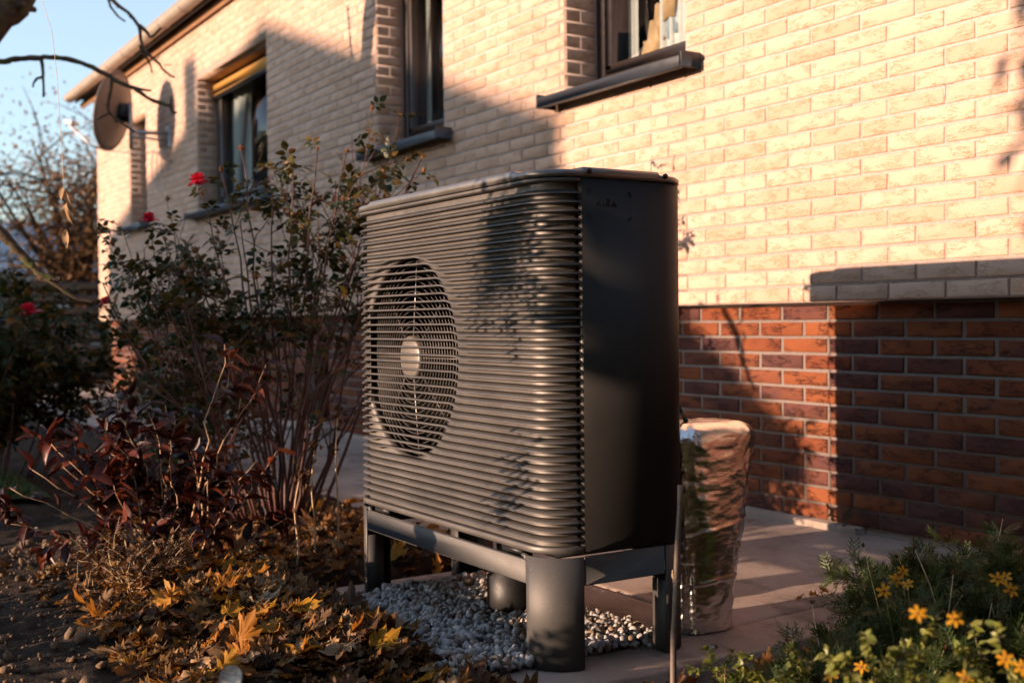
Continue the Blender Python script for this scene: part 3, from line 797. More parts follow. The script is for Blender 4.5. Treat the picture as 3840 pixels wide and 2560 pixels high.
# groove floor: front skin with the round fan opening
V = []; Fc = []
yb = PYF+LT; xa, xb_ = PX0+RC, PX1-RC; za, zb = .301, 1.2585
angs = sorted(set([2*math.pi*i/120 for i in range(120)]+[math.atan2(zz-CZ, xx-CX) % (2*math.pi) for xx in (xa, xb_) for zz in (za, zb)]))
for a in angs:
    c, s = math.cos(a), math.sin(a)
    t = min([(xb_-CX)/c if c > 1e-9 else 9e9, (xa-CX)/c if c < -1e-9 else 9e9, (zb-CZ)/s if s > 1e-9 else 9e9, (za-CZ)/s if s < -1e-9 else 9e9])
    V += [(CX+c*t, yb, CZ+s*t), (CX+c*(CRAD+.012), yb, CZ+s*(CRAD+.012)), (CX+c*CRAD, yb+.006, CZ+s*CRAD), (CX+c*(CRAD+.002), yb+.022, CZ+s*(CRAD+.002))]
n = len(angs)
for i in range(n):
    j = (i+1) % n
    for q in range(3): Fc.append((4*i+q, 4*j+q, 4*j+q+1, 4*i+q+1))
link('front_skin', fast_mesh('front_skin', V, Fc, M['slat']), pump)
for nm, seg in (('corner_skin', ST[:13]), ('corner_skin', ST[-15:])):
    V = []; Fc = []
    for (bx, by, nx_, ny_) in seg:
        r = RC-LT; V += [(bx+nx_*r, by+ny_*r, za), (bx+nx_*r, by+ny_*r, zb)]
    for i in range(len(seg)-1): Fc.append((2*i, 2*i+2, 2*i+3, 2*i+1))
    link(nm, fast_mesh(nm, V, Fc, M['slat'], True), pump)
# fan shroud, coil, guard, hub, fan
V = []; Fc = []; N = 64
for i in range(N):
    a = 2*math.pi*i/N; c, s = math.cos(a), math.sin(a)
    V += [(CX+c*(CRAD+.008), yb+.018, CZ+s*(CRAD+.008)), (CX+c*(CRAD-.012), yb+.26, CZ+s*(CRAD-.012))]
for i in range(N): j = (i+1) % N; Fc.append((2*i, 2*j, 2*j+1, 2*i+1))
link('fan_shroud', fast_mesh('fan_shroud', V, Fc, M['black'], True), pump)
mb = MB(); mb.box(((PX0+PX1)/2, yb+.33, .78), (1.05, .05, .88)); mb.build('coil', M['fins'], pump)
mb = MB(); gy_ = yb+.012
for k in range(15):
    r = .080+k*.0156
    mb.tube([(CX+r*math.cos(2*math.pi*i/72), gy_+.012*(r/.3)**2, CZ+r*math.sin(2*math.pi*i/72)) for i in range(73)], .00135, 4, cap=False)
guard = mb.build('fan_guard', M['wire'], pump)
LOC[guard.name] = Vector((0, 0, 0))
for k in range(8):
    a = 2*math.pi*k/8+math.pi/2; mb = MB()
    ca, sa = math.cos(a), math.sin(a)
    mb.tube([(CX+ca*.06, gy_+.006, CZ+sa*.06), (CX+ca*.305, gy_+.022, CZ+sa*.305)], .0021, 5)
    child_of(mb.build('guard_spoke', M['galv'] if k in (0, 4) else M['wire']), guard)
V = [(CX, gy_-.010, CZ)]; Fc = []
for q, (r, y) in enumerate(((.060, gy_-.0095), (.067, gy_-.006), (.068, gy_+.012))):
    for i in range(48): V.append((CX+r*math.cos(2*math.pi*i/48), y, CZ+r*math.sin(2*math.pi*i/48)))
for i in range(48):
    j = (i+1) % 48; Fc.append((0, 1+i, 1+j))
    for q in range(2): Fc.append((1+q*48+i, 1+(q+1)*48+i, 1+(q+1)*48+j, 1+q*48+j))
link('hub_cap', fast_mesh('hub_cap', V, Fc, M['hub'], False), pump)
mb = MB(); mb.tube([(CX, yb+.07, CZ), (CX, yb+.17, CZ)], .075, 24); fan = mb.build('fan', M['fan'], pump, True); LOC[fan.name] = Vector((0, 0, 0))
for k in range(5):
    V = []; Fc = []; a0 = 2*math.pi*k/5+.3
    for i in range(9):
        r = .07+.222*i/8
        for j in range(7):
            t = j/6; a = a0+(-.45+.9*t)*(1.0-.25*i/8)+.35*(i/8)**2
            V.append((CX+r*math.cos(a), yb+.07+.085*t+.01*math.sin(3*t), CZ+r*math.sin(a)))
    for i in range(8):
        for j in range(6): Fc.append((i*7+j, i*7+j+1, (i+1)*7+j+1, (i+1)*7+j))
    o = link('fan_blade', fast_mesh('fan_blade', V, Fc, M['fan'], True)); child_of(o, fan)
    md = o.modifiers.new('t', 'SOLIDIFY'); md.thickness = .004
# side panels and rear
def wall_run(pts, z0, z1, name, mat, th=.0035, smooth_=True):
    V = []; Fc = []
    n = len(pts)
    nor = []
    for i in range(n):
        a = pts[max(i-1, 0)]; b = pts[min(i+1, n-1)]; t = Vector((b[0]-a[0], b[1]-a[1])).normalized(); nor.append((t.y, -t.x))
    for (x, y), (nx_, ny_) in zip(pts, nor):
        V += [(x, y, z0), (x, y, z1), (x-nx_*th, y-ny_*th, z1), (x-nx_*th, y-ny_*th, z0)]
    for i in range(n-1):
        for j in range(4): Fc.append((i*4+j, (i+1)*4+j, (i+1)*4+(j+1) % 4, i*4+(j+1) % 4))
    Fc.append((0, 1, 2, 3)); Fc.append(tuple(4*(n-1)+j for j in range(4))[::-1])
    return link(name, fast_mesh(name, V, Fc, mat), pump)
FL, FR, RR, RL = outline()
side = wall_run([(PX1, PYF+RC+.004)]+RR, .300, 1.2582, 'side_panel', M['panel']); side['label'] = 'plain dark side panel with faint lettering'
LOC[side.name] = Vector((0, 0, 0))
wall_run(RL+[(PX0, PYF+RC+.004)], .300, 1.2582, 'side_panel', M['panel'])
for xx in (PX1-.0125, PX0+.0125):
    mb = MB(); mb.box((xx, PYF+RC+.0065, .78), (.018, .005, .95)); mb.build('panel_flange', M['slat'], pump)
mb = MB(); mb.box(((PX0+PX1)/2, PYB-.055, .78), (PX1-PX0-.16, .02, .94)); mb.build('rear_coil', M['fins'], pump)
# wire guard over the rear coil
mb = MB()
for xx in np.linspace(PX0-.012, PX1-.22, 8): mb.tube([(xx, PYB+.004, .31), (xx, PYB+.004, 1.25)], .0032, 5)
for zz in np.linspace(.34, 1.22, 14):
    mb.tube([(PX0-.010, PYB-.11, zz), (PX0-.014, PYB-.03, zz), (PX0-.004, PYB+.004, zz), (PX1-.22, PYB+.006, zz)], .0035 if int(zz*100) % 2 else .007, 5)
mb.build('rear_guard', M['black'], pump)
# lettering A I R A with corner ticks
def letter(strokes, y0, z0, s):
    mbl = MB()
    for (a, b, c, d) in strokes:
        p = Vector((0, y0+a*s, z0+b*s)); q = Vector((0, y0+c*s, z0+d*s)); dd = q-p
        ang = math.atan2(dd.z, dd.y)
        mbl.box((PX1+.0012, (p.y+q.y)/2, (p.z+q.z)/2), (.0016, dd.length+.10*s, .13*s), Matrix.Rotation(ang, 3, 'X'))
    child_of(mbl.build('letter', M['emboss']), side)
A_ = [(0, 0, .38, 1), (.38, 1, .76, 0), (.16, .36, .6, .36)]; I_ = [(.1, 0, .1, 1)]
R__ = [(.08, 0, .08, 1), (.08, 1, .5, 1), (.5, 1, .58, .78), (.58, .78, .5, .52), (.5, .52, .08, .52), (.36, .52, .62, 0)]
yy = -1.695
for st, adv in ((A_, .022), (I_, .010), (R__, .019), (A_, .02)): letter(st, yy, 1.190, .017); yy += adv
for (a, b, sa, sb) in ((-1.722, 1.232, 1, -1), (-1.583, 1.228, -1, -1), (-1.722, 1.165, 1, 1), (-1.583, 1.160, -1, 1)):
    mbl = MB(); mbl.box((PX1+.001, a+sa*.005, b), (.0014, .012, .0016)); mbl.box((PX1+.001, a, b+sb*.005), (.0014, .0016, .009)); child_of(mbl.build('corner_mark', M['emboss']), side)
# lid
def lid_ring(inset, zfun):
    pts = []
    for c in (FL, FR, RR, RL): pts.append(c)
    ring = []
    segs = outline(inset, 12)
    for i, s in enumerate(segs):
        for (x, y) in s: ring.append((x, y, zfun(0)))
        nx_s = segs[(i+1) % 4][0]; x, y = s[-1]
        for t in (.03, .055, .945, .97):
            ring.append((x+(nx_s[0]-x)*t, y+(nx_s[1]-y)*t, zfun(1 if .04 < t < .96 else 0)))
    return ring
rings = [lid_ring(.004, lambda k: 1.2612), lid_ring(-.003, lambda k: 1.2625), lid_ring(-.003, lambda k: 1.2745+.006*k), lid_ring(.003, lambda k: 1.2795+.0075*k), lid_ring(.008, lambda k: 1.2805+.0080*k), lid_ring(.06, lambda k: 1.2810+.0080*k), lid_ring(.09, lambda k: 1.284)]
n = len(rings[0]); V = [p for r in rings for p in r]; Fc = []
for q in range(len(rings)-1):
    for i in range(n): j = (i+1) % n; Fc.append((q*n+i, q*n+j, (q+1)*n+j, (q+1)*n+i))
Fc.append(tuple((len(rings)-1)*n+i for i in range(n)))
lid = link('lid', fast_mesh('lid', V, Fc, M['lid']), pump); LOC[lid.name] = Vector((0, 0, 0))
for y_ in (-1.718, -1.470):
    mb = MB(); mb.tube([(PX1+.001, y_, 1.277), (PX1+.0065, y_, 1.277)], .0072, 12); child_of(mb.build('screw', M['black']), lid)
# base frame: beams, corner legs
ZBT, ZBB = .2915, .2165
segs = outline(0.0, 12)
for nm, s, fl in (('leg', segs[0], (1, 0)), ('leg', segs[1], (-1, 0)), ('leg', segs[2], (-1, 0)), ('leg', segs[3], (1, 0))):
    o = wall_run(s, 0.003, ZBT, nm, M['pump'], th=.004); LOC[o.name] = Vector((0, 0, 0))
    a, b = s[0], s[-1]
    for (x, y) in (a, b):                      # inner flanges
        mbf = MB()
        if abs(x-PX0) < .01 or abs(x-PX1) < .01:
            sx = 1 if x < -3 else -1; mbf.box((x+sx*.030, y, .10), (.054, .004, .194))
        else:
            sy = 1 if y < -1.6 else -1; mbf.box((x, y+sy*.032, .10), (.004, .056, .194))
        child_of(mbf.build('flange', M['pump']), o)
    mbf = MB(); cxm = a[0]*.35+b[0]*.35+.3*(PX0+PX1)/2; cxm = max(PX0+.07, min(PX1-.07, cxm)); cym = max(PYF+.06, min(PYB-.06, (a[1]+b[1])/2)); mbf.box((cxm, cym, .006), (.06, .06, .008)); child_of(mbf.build('foot_plate', M['pump']), o)
mb = MB(); xl, xr = PX0+RC+.003, PX1-RC-.003
mb.box(((xl+xr)/2, PYF+.006, (ZBB+ZBT)/2-.006), (xr-xl, .012, ZBT-ZBB-.012), bev=.0025)
mb.box((xl+.011, PYF+.006, ZBT-.006), (.022, .012, .014), bev=.002); mb.box((xr-.011, PYF+.006, ZBT-.006), (.022, .012, .014), bev=.002)
mb.build('front_beam', M['pump'], pump)
mb = MB(); mb.box((PX1-.006, (PYF+PYB)/2, (ZBB+ZBT)/2), (.012, PYB-PYF-2*RC-.008, ZBT-ZBB), bev=.0025); mb.build('side_beam', M['pump'], pump)
mb = MB(); mb.box((PX0+.006, (PYF+PYB)/2, (ZBB+ZBT)/2), (.012, PYB-PYF-2*RC-.008, ZBT-ZBB), bev=.0025); mb.build('side_beam', M['pump'], pump)
mb = MB(); mb.box(((xl+xr)/2, PYB-.006, (ZBB+ZBT)/2), (xr-xl, .012, ZBT-ZBB), bev=.0025); mb.build('rear_beam', M['pump'], pump)
mb = MB(); mb.box(((PX0+PX1)/2, (PYF+PYB)/2+.01, .296), (PX1-PX0-.06, PYB-PYF-.07, .012)); mb.build('base_plate', M['black'], pump)
for xx in (PX0+RC+.09, PX1-RC-.09):
    mb = MB(); mb.box((xx, PYF+.020, .2905), (.10, .016, .014)); mb.build('foam_strip', M['black'], pump)
mb = MB(); mb.tube([(-3.02, -1.60, .29), (-3.02, -1.60, .15), (-3.02, -1.60, .13), (-3.02, -1.60, -.02)], [.055, .055, .085, .085], 20); mb.build('drain_pipe', M['black'], pump, True)
mb = MB(); mb.tube([(-3.33, -1.42, .29), (-3.33, -1.42, .10), (-3.33, -1.40, .0)], .02, 10); mb.build('drain_hose', M['black'], pump, True)

# ================================================================== foil wrapped pipes behind the pump
def superell(a, e=3.6): 
    c, s = math.cos(a), math.sin(a); return math.copysign(abs(c)**(2/e), c), math.copysign(abs(s)**(2/e), s)
fp = root('insulated_pipe', (-2.64, -1.20, 0), 'crinkled silver foil insulated pipe elbow rising from the concrete behind the pump', 'insulated pipe')
V = []; Fc = []; NN = 110; NR = 130
def fnoise(a, z, k, sd_): return float(vnoise(np.array(a*k[0]+50), np.array(z*k[1]+50), sd_))-.5
for i in range(NR+1):
    t = i/NR; z = .004+.594*min(1, t/.86)**1.0 if t < .86 else .598
    z = min(z, .598)
    if t <= .80: z = .004+.545*t/.80; k = 1.0
    else:
        g = (t-.80)/.20*math.pi/2; z = .549+.049*math.sin(g); k = 1-.36*(1-math.cos(g))
    f_ = min(1, z/.55)
    cx_, cy_ = -2.640, -1.224+.024*f_
    rx, ry = (.103+.017*f_)*k, (.103+.064*f_**1.2)*k
    for q in range(NN):
        g = 2*math.pi*q/NN; c, s_ = superell(g, 2.5+.9*f_)
        a = q/NN; w = math.cos(2*math.pi*a)*.8, math.sin(2*math.pi*a)*.8
        d = .0065*(abs(fnoise(a*6, z, (2.0, 7.0), 21))*2-.5)+.0045*(abs(fnoise(a*6, z, (3.5, 26.0), 22))*2-.5)+.0022*(abs(fnoise(a*6, z, (12.0, 60.0), 23))*2-.5)
        band = .0035*math.exp(-((z-.30-.03*math.sin(2*math.pi*a))/.006)**2)+.003*math.exp(-((z-.135-.02*math.sin(2*math.pi*a+1))/.005)**2)
        V.append((cx_+c*(rx+d+band), cy_+s_*(ry+d+band), z+.004*fnoise(a*6, z, (4, 9), 24)*(z > .02)))
for i in range(NR):
    for q in range(NN): Fc.append((i*NN+q, i*NN+(q+1) % NN, (i+1)*NN+(q+1) % NN, (i+1)*NN+q))
Fc.append(tuple(NR*NN+q for q in range(NN)))
link('foil_jacket', fast_mesh('foil_jacket', V, Fc, M['foil'], True), fp)
mb = MB(); mb.tube([(-2.66, -1.372, .47), (-2.65, -1.30, .47), (-2.645, -1.22, .47)], .085, 20); mb.build('pipe_sleeve', M['foil'], fp, True)
mb = MB(); mb.tube([on_y(2545, 1530, -1.30), on_y(2556, 1550, -1.27), on_y(2572, 1578, -1.24), on_y(2585, 1600, -1.24)], .007, 8); mb.build('cable', M['black'], fp, True)

# ================================================================== bamboo cane in front
st = root('garden_cane', (-2.175, -1.69, -.03), 'thin weathered bamboo cane stuck in the soil before the right rear pump leg', 'cane')
b0, b1 = Vector((-2.175, -1.690, -.05)), Vector((-2.175, -1.656, .5))
mb = MB(); pts = [b0.lerp(b1, t) for t in np.linspace(0, 1, 20)]
pts = [p+Vector((.0018*math.sin(i*.8), .0015*math.sin(i*.5), 0)) for i, p in enumerate(pts)]
mb.tube(pts, [.0078+.0004*math.sin(i*2.1) if i < 12 else .0072 for i in range(20)], 10); mb.build('shaft', M['bamboo'], st, True)
p = b0.lerp(b1, .585); mb = MB(); mb.tube([p-Vector((0, 0, .006)), p-Vector((0, 0, .001)), p+Vector((0, 0, .004))], [.0078, .0105, .0078], 10); mb.build('node', M['bamboo'], st, True)
mb = MB(); mb.tube([p, p+Vector((-.004, -.007, .012)), p+Vector((-.004, -.008, .028))], [.006, .004, .001], 6); mb.build('bud', M['straw'], st, True)

# ================================================================== plant marker in the leaves
pmk = root('plant_marker', tuple(at_depth(862, 2545, 2.60)*1.0-Vector((0, 0, .12))), 'rounded whitewashed wooden plant marker poking out of the leaves', 'marker')
V = []; Fc = []; n = 20
c0 = at_depth(862, 2545, 2.60); face = Vector((.62, -.78, .35)).normalized(); sx = Vector((.78, .62, 0)).normalized(); sy = face.cross(sx) if face.cross(sx).z > 0 else sx.cross(face)
out = [(-.027, -.08), (.027, -.08)]+[(.029*math.cos(a), .004+.026*math.sin(a)) for a in np.linspace(0, math.pi, n)]
for d in (0, .006):
    for (a, b) in out: V.append(c0+sx*a+sy*b-face*d)
k = len(out); Fc = [tuple(range(k)), tuple(range(k, 2*k))[::-1]]+[(i, (i+1) % k, k+(i+1) % k, k+i) for i in range(k)]
link('board', fast_mesh('board', V, [f[::-1] for f in Fc], M['marker']), pmk)
mb = MB(); mb.box(c0-face*.004-sy*.07, (.008, .008, .10)); mb.build('stake', M['straw'], pmk)

# ================================================================== satellite dish on the house wall
dcen = Vector((-12.59, -.50, 3.12)); psi = R_(-39)
dn = Vector((math.sin(psi), -math.cos(psi), .22)).normalized(); dr = Vector((0, 0, 1)).cross(dn).normalized(); du = dn.cross(dr)
sat = root('satellite_dish', (-12.33, 0, 2.88), 'brown satellite dish on a steel arm at the far end of the brick wall', 'satellite dish')
V = []; Fc = []; nr, na = 8, 40
for i in range(nr+1):
    r = i/nr
    for k in range(na):
        a = 2*math.pi*k/na; V.append(dcen+dr*(.385*r*math.cos(a))+du*(.41*r*math.sin(a))+dn*(.075*r*r-.05))
for i in range(nr):
    for k in range(na): Fc.append((i*na+k, i*na+(k+1) % na, (i+1)*na+(k+1) % na, (i+1)*na+k))
o = link('reflector', fast_mesh('reflector', V, Fc, M['dish'], True), sat); md = o.modifiers.new('t', 'SOLIDIFY'); md.thickness = .006
mb = MB(); mb.tube([dcen+dr*(.388*math.cos(2*math.pi*k/40))+du*(.413*math.sin(2*math.pi*k/40))+dn*.026 for k in range(41)], .009, 6, False); mb.build('rim', M['dish'], sat, True)
mnt = dcen-dn*.10
mb = MB(); mb.box(dcen-dn*.085+du*.02, (.13, .10, .12), bev=.01); mb.box(dcen-dn*.075, (.04, .16, .2), bev=.01); mb.build('mount_bracket', M['black'], sat)
mast = Vector((mnt.x+.07, mnt.y+.05, 0))
mb = MB(); mb.tube([(mast.x, mast.y, 2.72), (mast.x, mast.y, 3.20)], .022, 12); mb.build('mast', M['galv'], sat, True)
mb = MB(); mb.tube([(mast.x, mast.y, 2.90), (mast.x+.06, 0.0, 2.90)], .022, 12); mb.tube([(mast.x, mast.y, 2.86), (mast.x+.06, 0.0, 2.82)], .012, 8); mb.build('wall_arm', M['galv'], sat, True)
mb = MB(); mb.box((mast.x+.06, -.006, 2.87), (.14, .012, .22), bev=.003); mb.build('wall_plate', M['galv'], sat)
foc = dcen+dn*.47-du*.20
mb = MB(); mb.tube([dcen-du*.40+dn*.02, dcen-du*.40+dn*.18, foc-du*.03], .014, 8); mb.build('feed_arm', M['galv'], sat, True)
mb = MB(); mb.tube([foc+dn*.05, foc+dn*.02, foc-dn*.02, foc-dn*.06], [.02, .022, .030, .034], 12); mb.tube([foc-dn*.055-dr*.07, foc-dn*.05+dr*.07], .02, 8); mb.build('receiver', M['white'], sat, True)
mb = MB(); q = Vector((-12.25, -.03, 2.70))
pts = [foc, dcen-du*.42+dn*.05, Vector((mast.x, mast.y+.05, 2.68)), q]
for k in range(26):
    a = k/12*math.pi*2; pts.append(q+Vector((.13*math.sin(a)-.12, -.04-.004*k, -.20+.20*math.cos(a))))
pts += [Vector((-12.28, -.012, 2.6)), Vector((-13.3, -.012, 2.43))]
mb.tube(pts, .0045, 5); mb.build('cable_loop', M['cable_w'], sat, True)

# ================================================================== figures and picture behind the right window
fy = .30
def plate(name, pts, y, th, mat, label, cat):
    me_v = [(p[0], y, p[1]) for p in pts]+[(p[0], y+th, p[1]) for p in pts]; k = len(pts)
    fc = [tuple(range(k)), tuple(range(k, 2*k))[::-1]]+[(i, k+i, k+(i+1) % k, (i+1) % k) for i in range(k)]
    o = link(name, fast_mesh(name, me_v, fc, mat)); return tag(o, label, cat)
def pxp(lst, y): return [(on_y(u, v, y).x, on_y(u, v, y).z) for u, v in lst]
cut = pxp([(2412, 250), (2405, 205), (2414, 168), (2410, 158), (2428, 152), (2432, 110), (2436, 80), (2448, 75), (2452, 90), (2456, 20), (2466, 10), (2476, 24), (2486, 15), (2490, -60), (2530, -60), (2528, 60), (2500, 66), (2480, 90), (2473, 112), (2478, 122), (2490, 140), (2488, 150), (2480, 160), (2482, 178), (2476, 200), (2476, 235), (2466, 228), (2464, 195), (2462, 228), (2440, 245), (2420, 246)], fy)
plate('wooden_figures', cut, fy, .008, M['cutout'], 'tan plywood figure cut out standing behind the window pane', 'wooden figure')
pic = pxp([(2492, 70), (2498, 50), (2520, 30), (2545, 22), (2545, 120), (2530, 125), (2515, 100), (2508, 150), (2500, 140)], fy+.012)
plate('picture', pic, fy+.012, .003, M['bluepic'], 'pale blue picture beside the plywood figure in the window', 'picture')
card = pxp([(2486, 240), (2486, -60), (2590, -60), (2590, 215)], fy+.02)
plate('card', card, fy+.02, .002, M['white'], 'white card leaning behind the blue picture in the window', 'card')
# ================================================================== plants
def ovate(nl=4, wid=.28, fold=.10, bend=.18, tip=1.0, seed=0, ser=0.0):
    """leaf 1 long along +y, normal +z"""
    r = np.random.default_rng(seed); V = []; Fc = []
    for i in range(nl+1):
        t = i/nl; w = wid*math.sin(math.pi*min(1, t**.75*.98+.02))**.85 if 0 < i < nl else .008
        w *= 1+ser*r.uniform(-1, 1); z = -bend*t*t+.03*math.sin(t*5+seed); 
        V += [(-w, t, z+fold*w/wid+.02*r.normal()), (0, t+.0, z), (w, t, z+fold*w/wid+.02*r.normal())]
    for i in range(nl):
        a = 3*i; Fc += [(a, a+1, a+4), (a, a+4, a+3), (a+1, a+2, a+5), (a+1, a+5, a+4)]
    return np.array(V, float), np.array(Fc)
def rose_leaf(seed):
    """a compound leaf: five leaflets on a stalk"""
    r = np.random.default_rng(seed); Vs = []; Fs = []; n = 0
    for (x, y, ang, s) in ((0, .55, 0, .5), (.05, .42, -62, .42), (-.05, .40, 62, .42), (.04, .2, -70, .33), (-.04, .18, 70, .33)):
        V, Fc = ovate(3, .32, .1, r.uniform(.1, .35), seed=seed*977+int(ang)+90)
        a = R_(ang+r.uniform(-10, 10)); c, q = math.cos(a), math.sin(a)
        Rm = np.array([[c, -q, 0], [q, c, 0], [0, 0, 1]])
        tl = r.uniform(-.4, .4); Rt = np.array([[math.cos(tl), 0, math.sin(tl)], [0, 1, 0], [-math.sin(tl), 0, math.cos(tl)]])
        Vs.append((V*s)@(Rm@Rt).T+np.array([x, y, -.1*y])); Fs.append(Fc+n); n += len(V)
    V = np.array([(-.012, 0, 0), (.012, 0, 0), (.008, .58, -.05), (-.008, .58, -.05)]); Vs.append(V); Fs.append(np.array([[0, 1, 2], [0, 2, 3]])+n)
    return np.concatenate(Vs), np.concatenate(Fs)
def maple(seed):
    r = np.random.default_rng(seed)
    tips = [(-72, .62), (-38, .86), (0, 1.0), (38, .86), (72, .62)]
    pol = [(-128, .30), (-100, .42)]
    for i, (a, l) in enumerate(tips):
        pol += [(a-13, l*.72), (a-7, l*.78), (a, l*r.uniform(.9, 1.03)), (a+7, l*.78), (a+13, l*.72)]
        if i < 4: pol.append((a+18.5, .50))
    pol += [(100, .42), (128, .30), (180, .05)]
    V = [(0, 0, 0)]; curl = r.uniform(.2, .85); ax = r.uniform(0, 3.14); cup = r.uniform(-.25, .5)
    inner = []; 
    for (a, l) in pol:
        for q in (.5, 1.0):
            x = math.sin(R_(a))*l*q; y = math.cos(R_(a))*l*q
            d = x*math.cos(ax)+y*math.sin(ax)
            z = curl*d*abs(d)+cup*(x*x+y*y)*.6+r.normal(0, .055)*(q)+.10*math.sin(6*x+seed)*math.cos(5*y+seed)
            V.append((x*(1-.25*abs(curl)*abs(x)), y, z))
    n = len(pol); Fc = []
    for i in range(n):
        j = (i+1) % n; a, b = 1+2*i, 1+2*j
        Fc += [(0, b, a), (a, b, b+1), (a, b+1, a+1)]
    b = len(V); V += [(-.012, 0, 0), (.012, 0, 0), (.008, -.45, .04), (-.008, -.45, .04)]; Fc += [(b, b+1, b+2), (b, b+2, b+3)]
    V = np.array(V, float); V[:, 1] += .0
    return V, np.array(Fc)
def feather(seed):
    r = np.random.default_rng(seed); V = []; Fc = []
    def strip(p, q, w):
        b = len(V); p = np.array(p); q = np.array(q); d = q-p; nrm = np.array([-d[1], d[0], 0]); nrm = nrm/(np.linalg.norm(nrm)+1e-9)*w
        V.extend([p-nrm*.6, p+nrm*.6, p+d*.6+nrm, p+d*.6-nrm, q]); Fc.extend([(b, b+1, b+2), (b, b+2, b+3), (b+3, b+2, b+4)])
    strip((0, 0, 0), (0, 1, -.1), .022)
    for t in (.25, .42, .58, .74):
        for s in (-1, 1):
            e = (s*(.42-.25*t)*r.uniform(.8, 1.1), t+.30, r.uniform(-.12, .1)); strip((0, t, -.1*t), e, .03)
            mx = ((e[0])*.5, t+.14, 0); strip(mx, (mx[0]+s*.02, t+.32, .04), .022)
    return np.array(V, float), np.array(Fc)
LV = {
 'rose': [rose_leaf(i) for i in range(6)], 'oval': [ovate(4, .30, .12, r_, seed=i) for i, r_ in enumerate((.1, .25, .4, .05, .5))],
 'lance': [ovate(5, .21, .14, r_, seed=10+i, ser=.1) for i, r_ in enumerate((.1, .3, .55, -.15, .4))],
 'maple': [maple(i) for i in range(10)], 'feather': [feather(i) for i in range(5)],
 'tiny': [ovate(3, .34, .10, r_, seed=30+i) for i, r_ in enumerate((.1, .3, -.1))],
}
LM = {}
def leaf_data(kind, k, matname):
    key = (kind, k, matname)
    if key not in LM:
        V, Fc = LV[kind][k]; LM[key] = fast_mesh('leaf', V, Fc, M[matname], True)
    return LM[key]
def frame_from(dirv, upv, s, p):
    y = Vector(dirv).normalized(); z = Vector(upv); z = (z-y*z.dot(y))
    if z.length < 1e-4: z = Vector((.3, .4, .5)); z = z-y*z.dot(y)
    z.normalize(); x = y.cross(z)
    o = np.eye(4); o[:3, 0] = np.array(x)*s; o[:3, 1] = np.array(y)*s; o[:3, 2] = np.array(z)*s; o[:3, 3] = np.array(p); return o
def put_leaves(lst, kind, matname, parent, name='leaf', cap=300, rest='foliage'):
    """lst of 4x4 np matrices; the largest on screen become objects of their own"""
    def key(Mx):
        v = Vector(Mx[:3, 3])-CAMP; d = max(.2, v.dot(FWD)); u = v.dot(cr)/d*FPX; w = v.dot(cu)/d*FPX
        return -(np.linalg.norm(Mx[:3, 0])/d if abs(u) < 1990 and abs(w) < 1350 else 0)
    lst = sorted(lst, key=key); nv = len(LV[kind])
    for i, Mx in enumerate(lst[:cap]):
        o = link(name, leaf_data(kind, i % nv, matname), None, Matrix(Mx.tolist())); attach(o, parent)
    if len(lst) > cap:
        V, Fc = merged(LV[kind], [(i % nv, Mx) for i, Mx in enumerate(lst[cap:])])
        o = link(rest, fast_mesh(rest, V, Fc, M[matname], True)); attach(o, parent); o['kind'] = 'stuff'
def grow(p, d, length, nseg, wob, grav, rnd):
    pts = [Vector(p)]; d = Vector(d).normalized(); st = length/nseg
    for i in range(nseg):
        d = (d+Vector((rnd.gauss(0, wob), rnd.gauss(0, wob), rnd.gauss(0, wob)*.6+grav))).normalized()
        pts.append(pts[-1]+d*st)
    return pts
def taper(n, r0, r1): return [r0+(r1-r0)*i/(n-1) for i in range(n)]
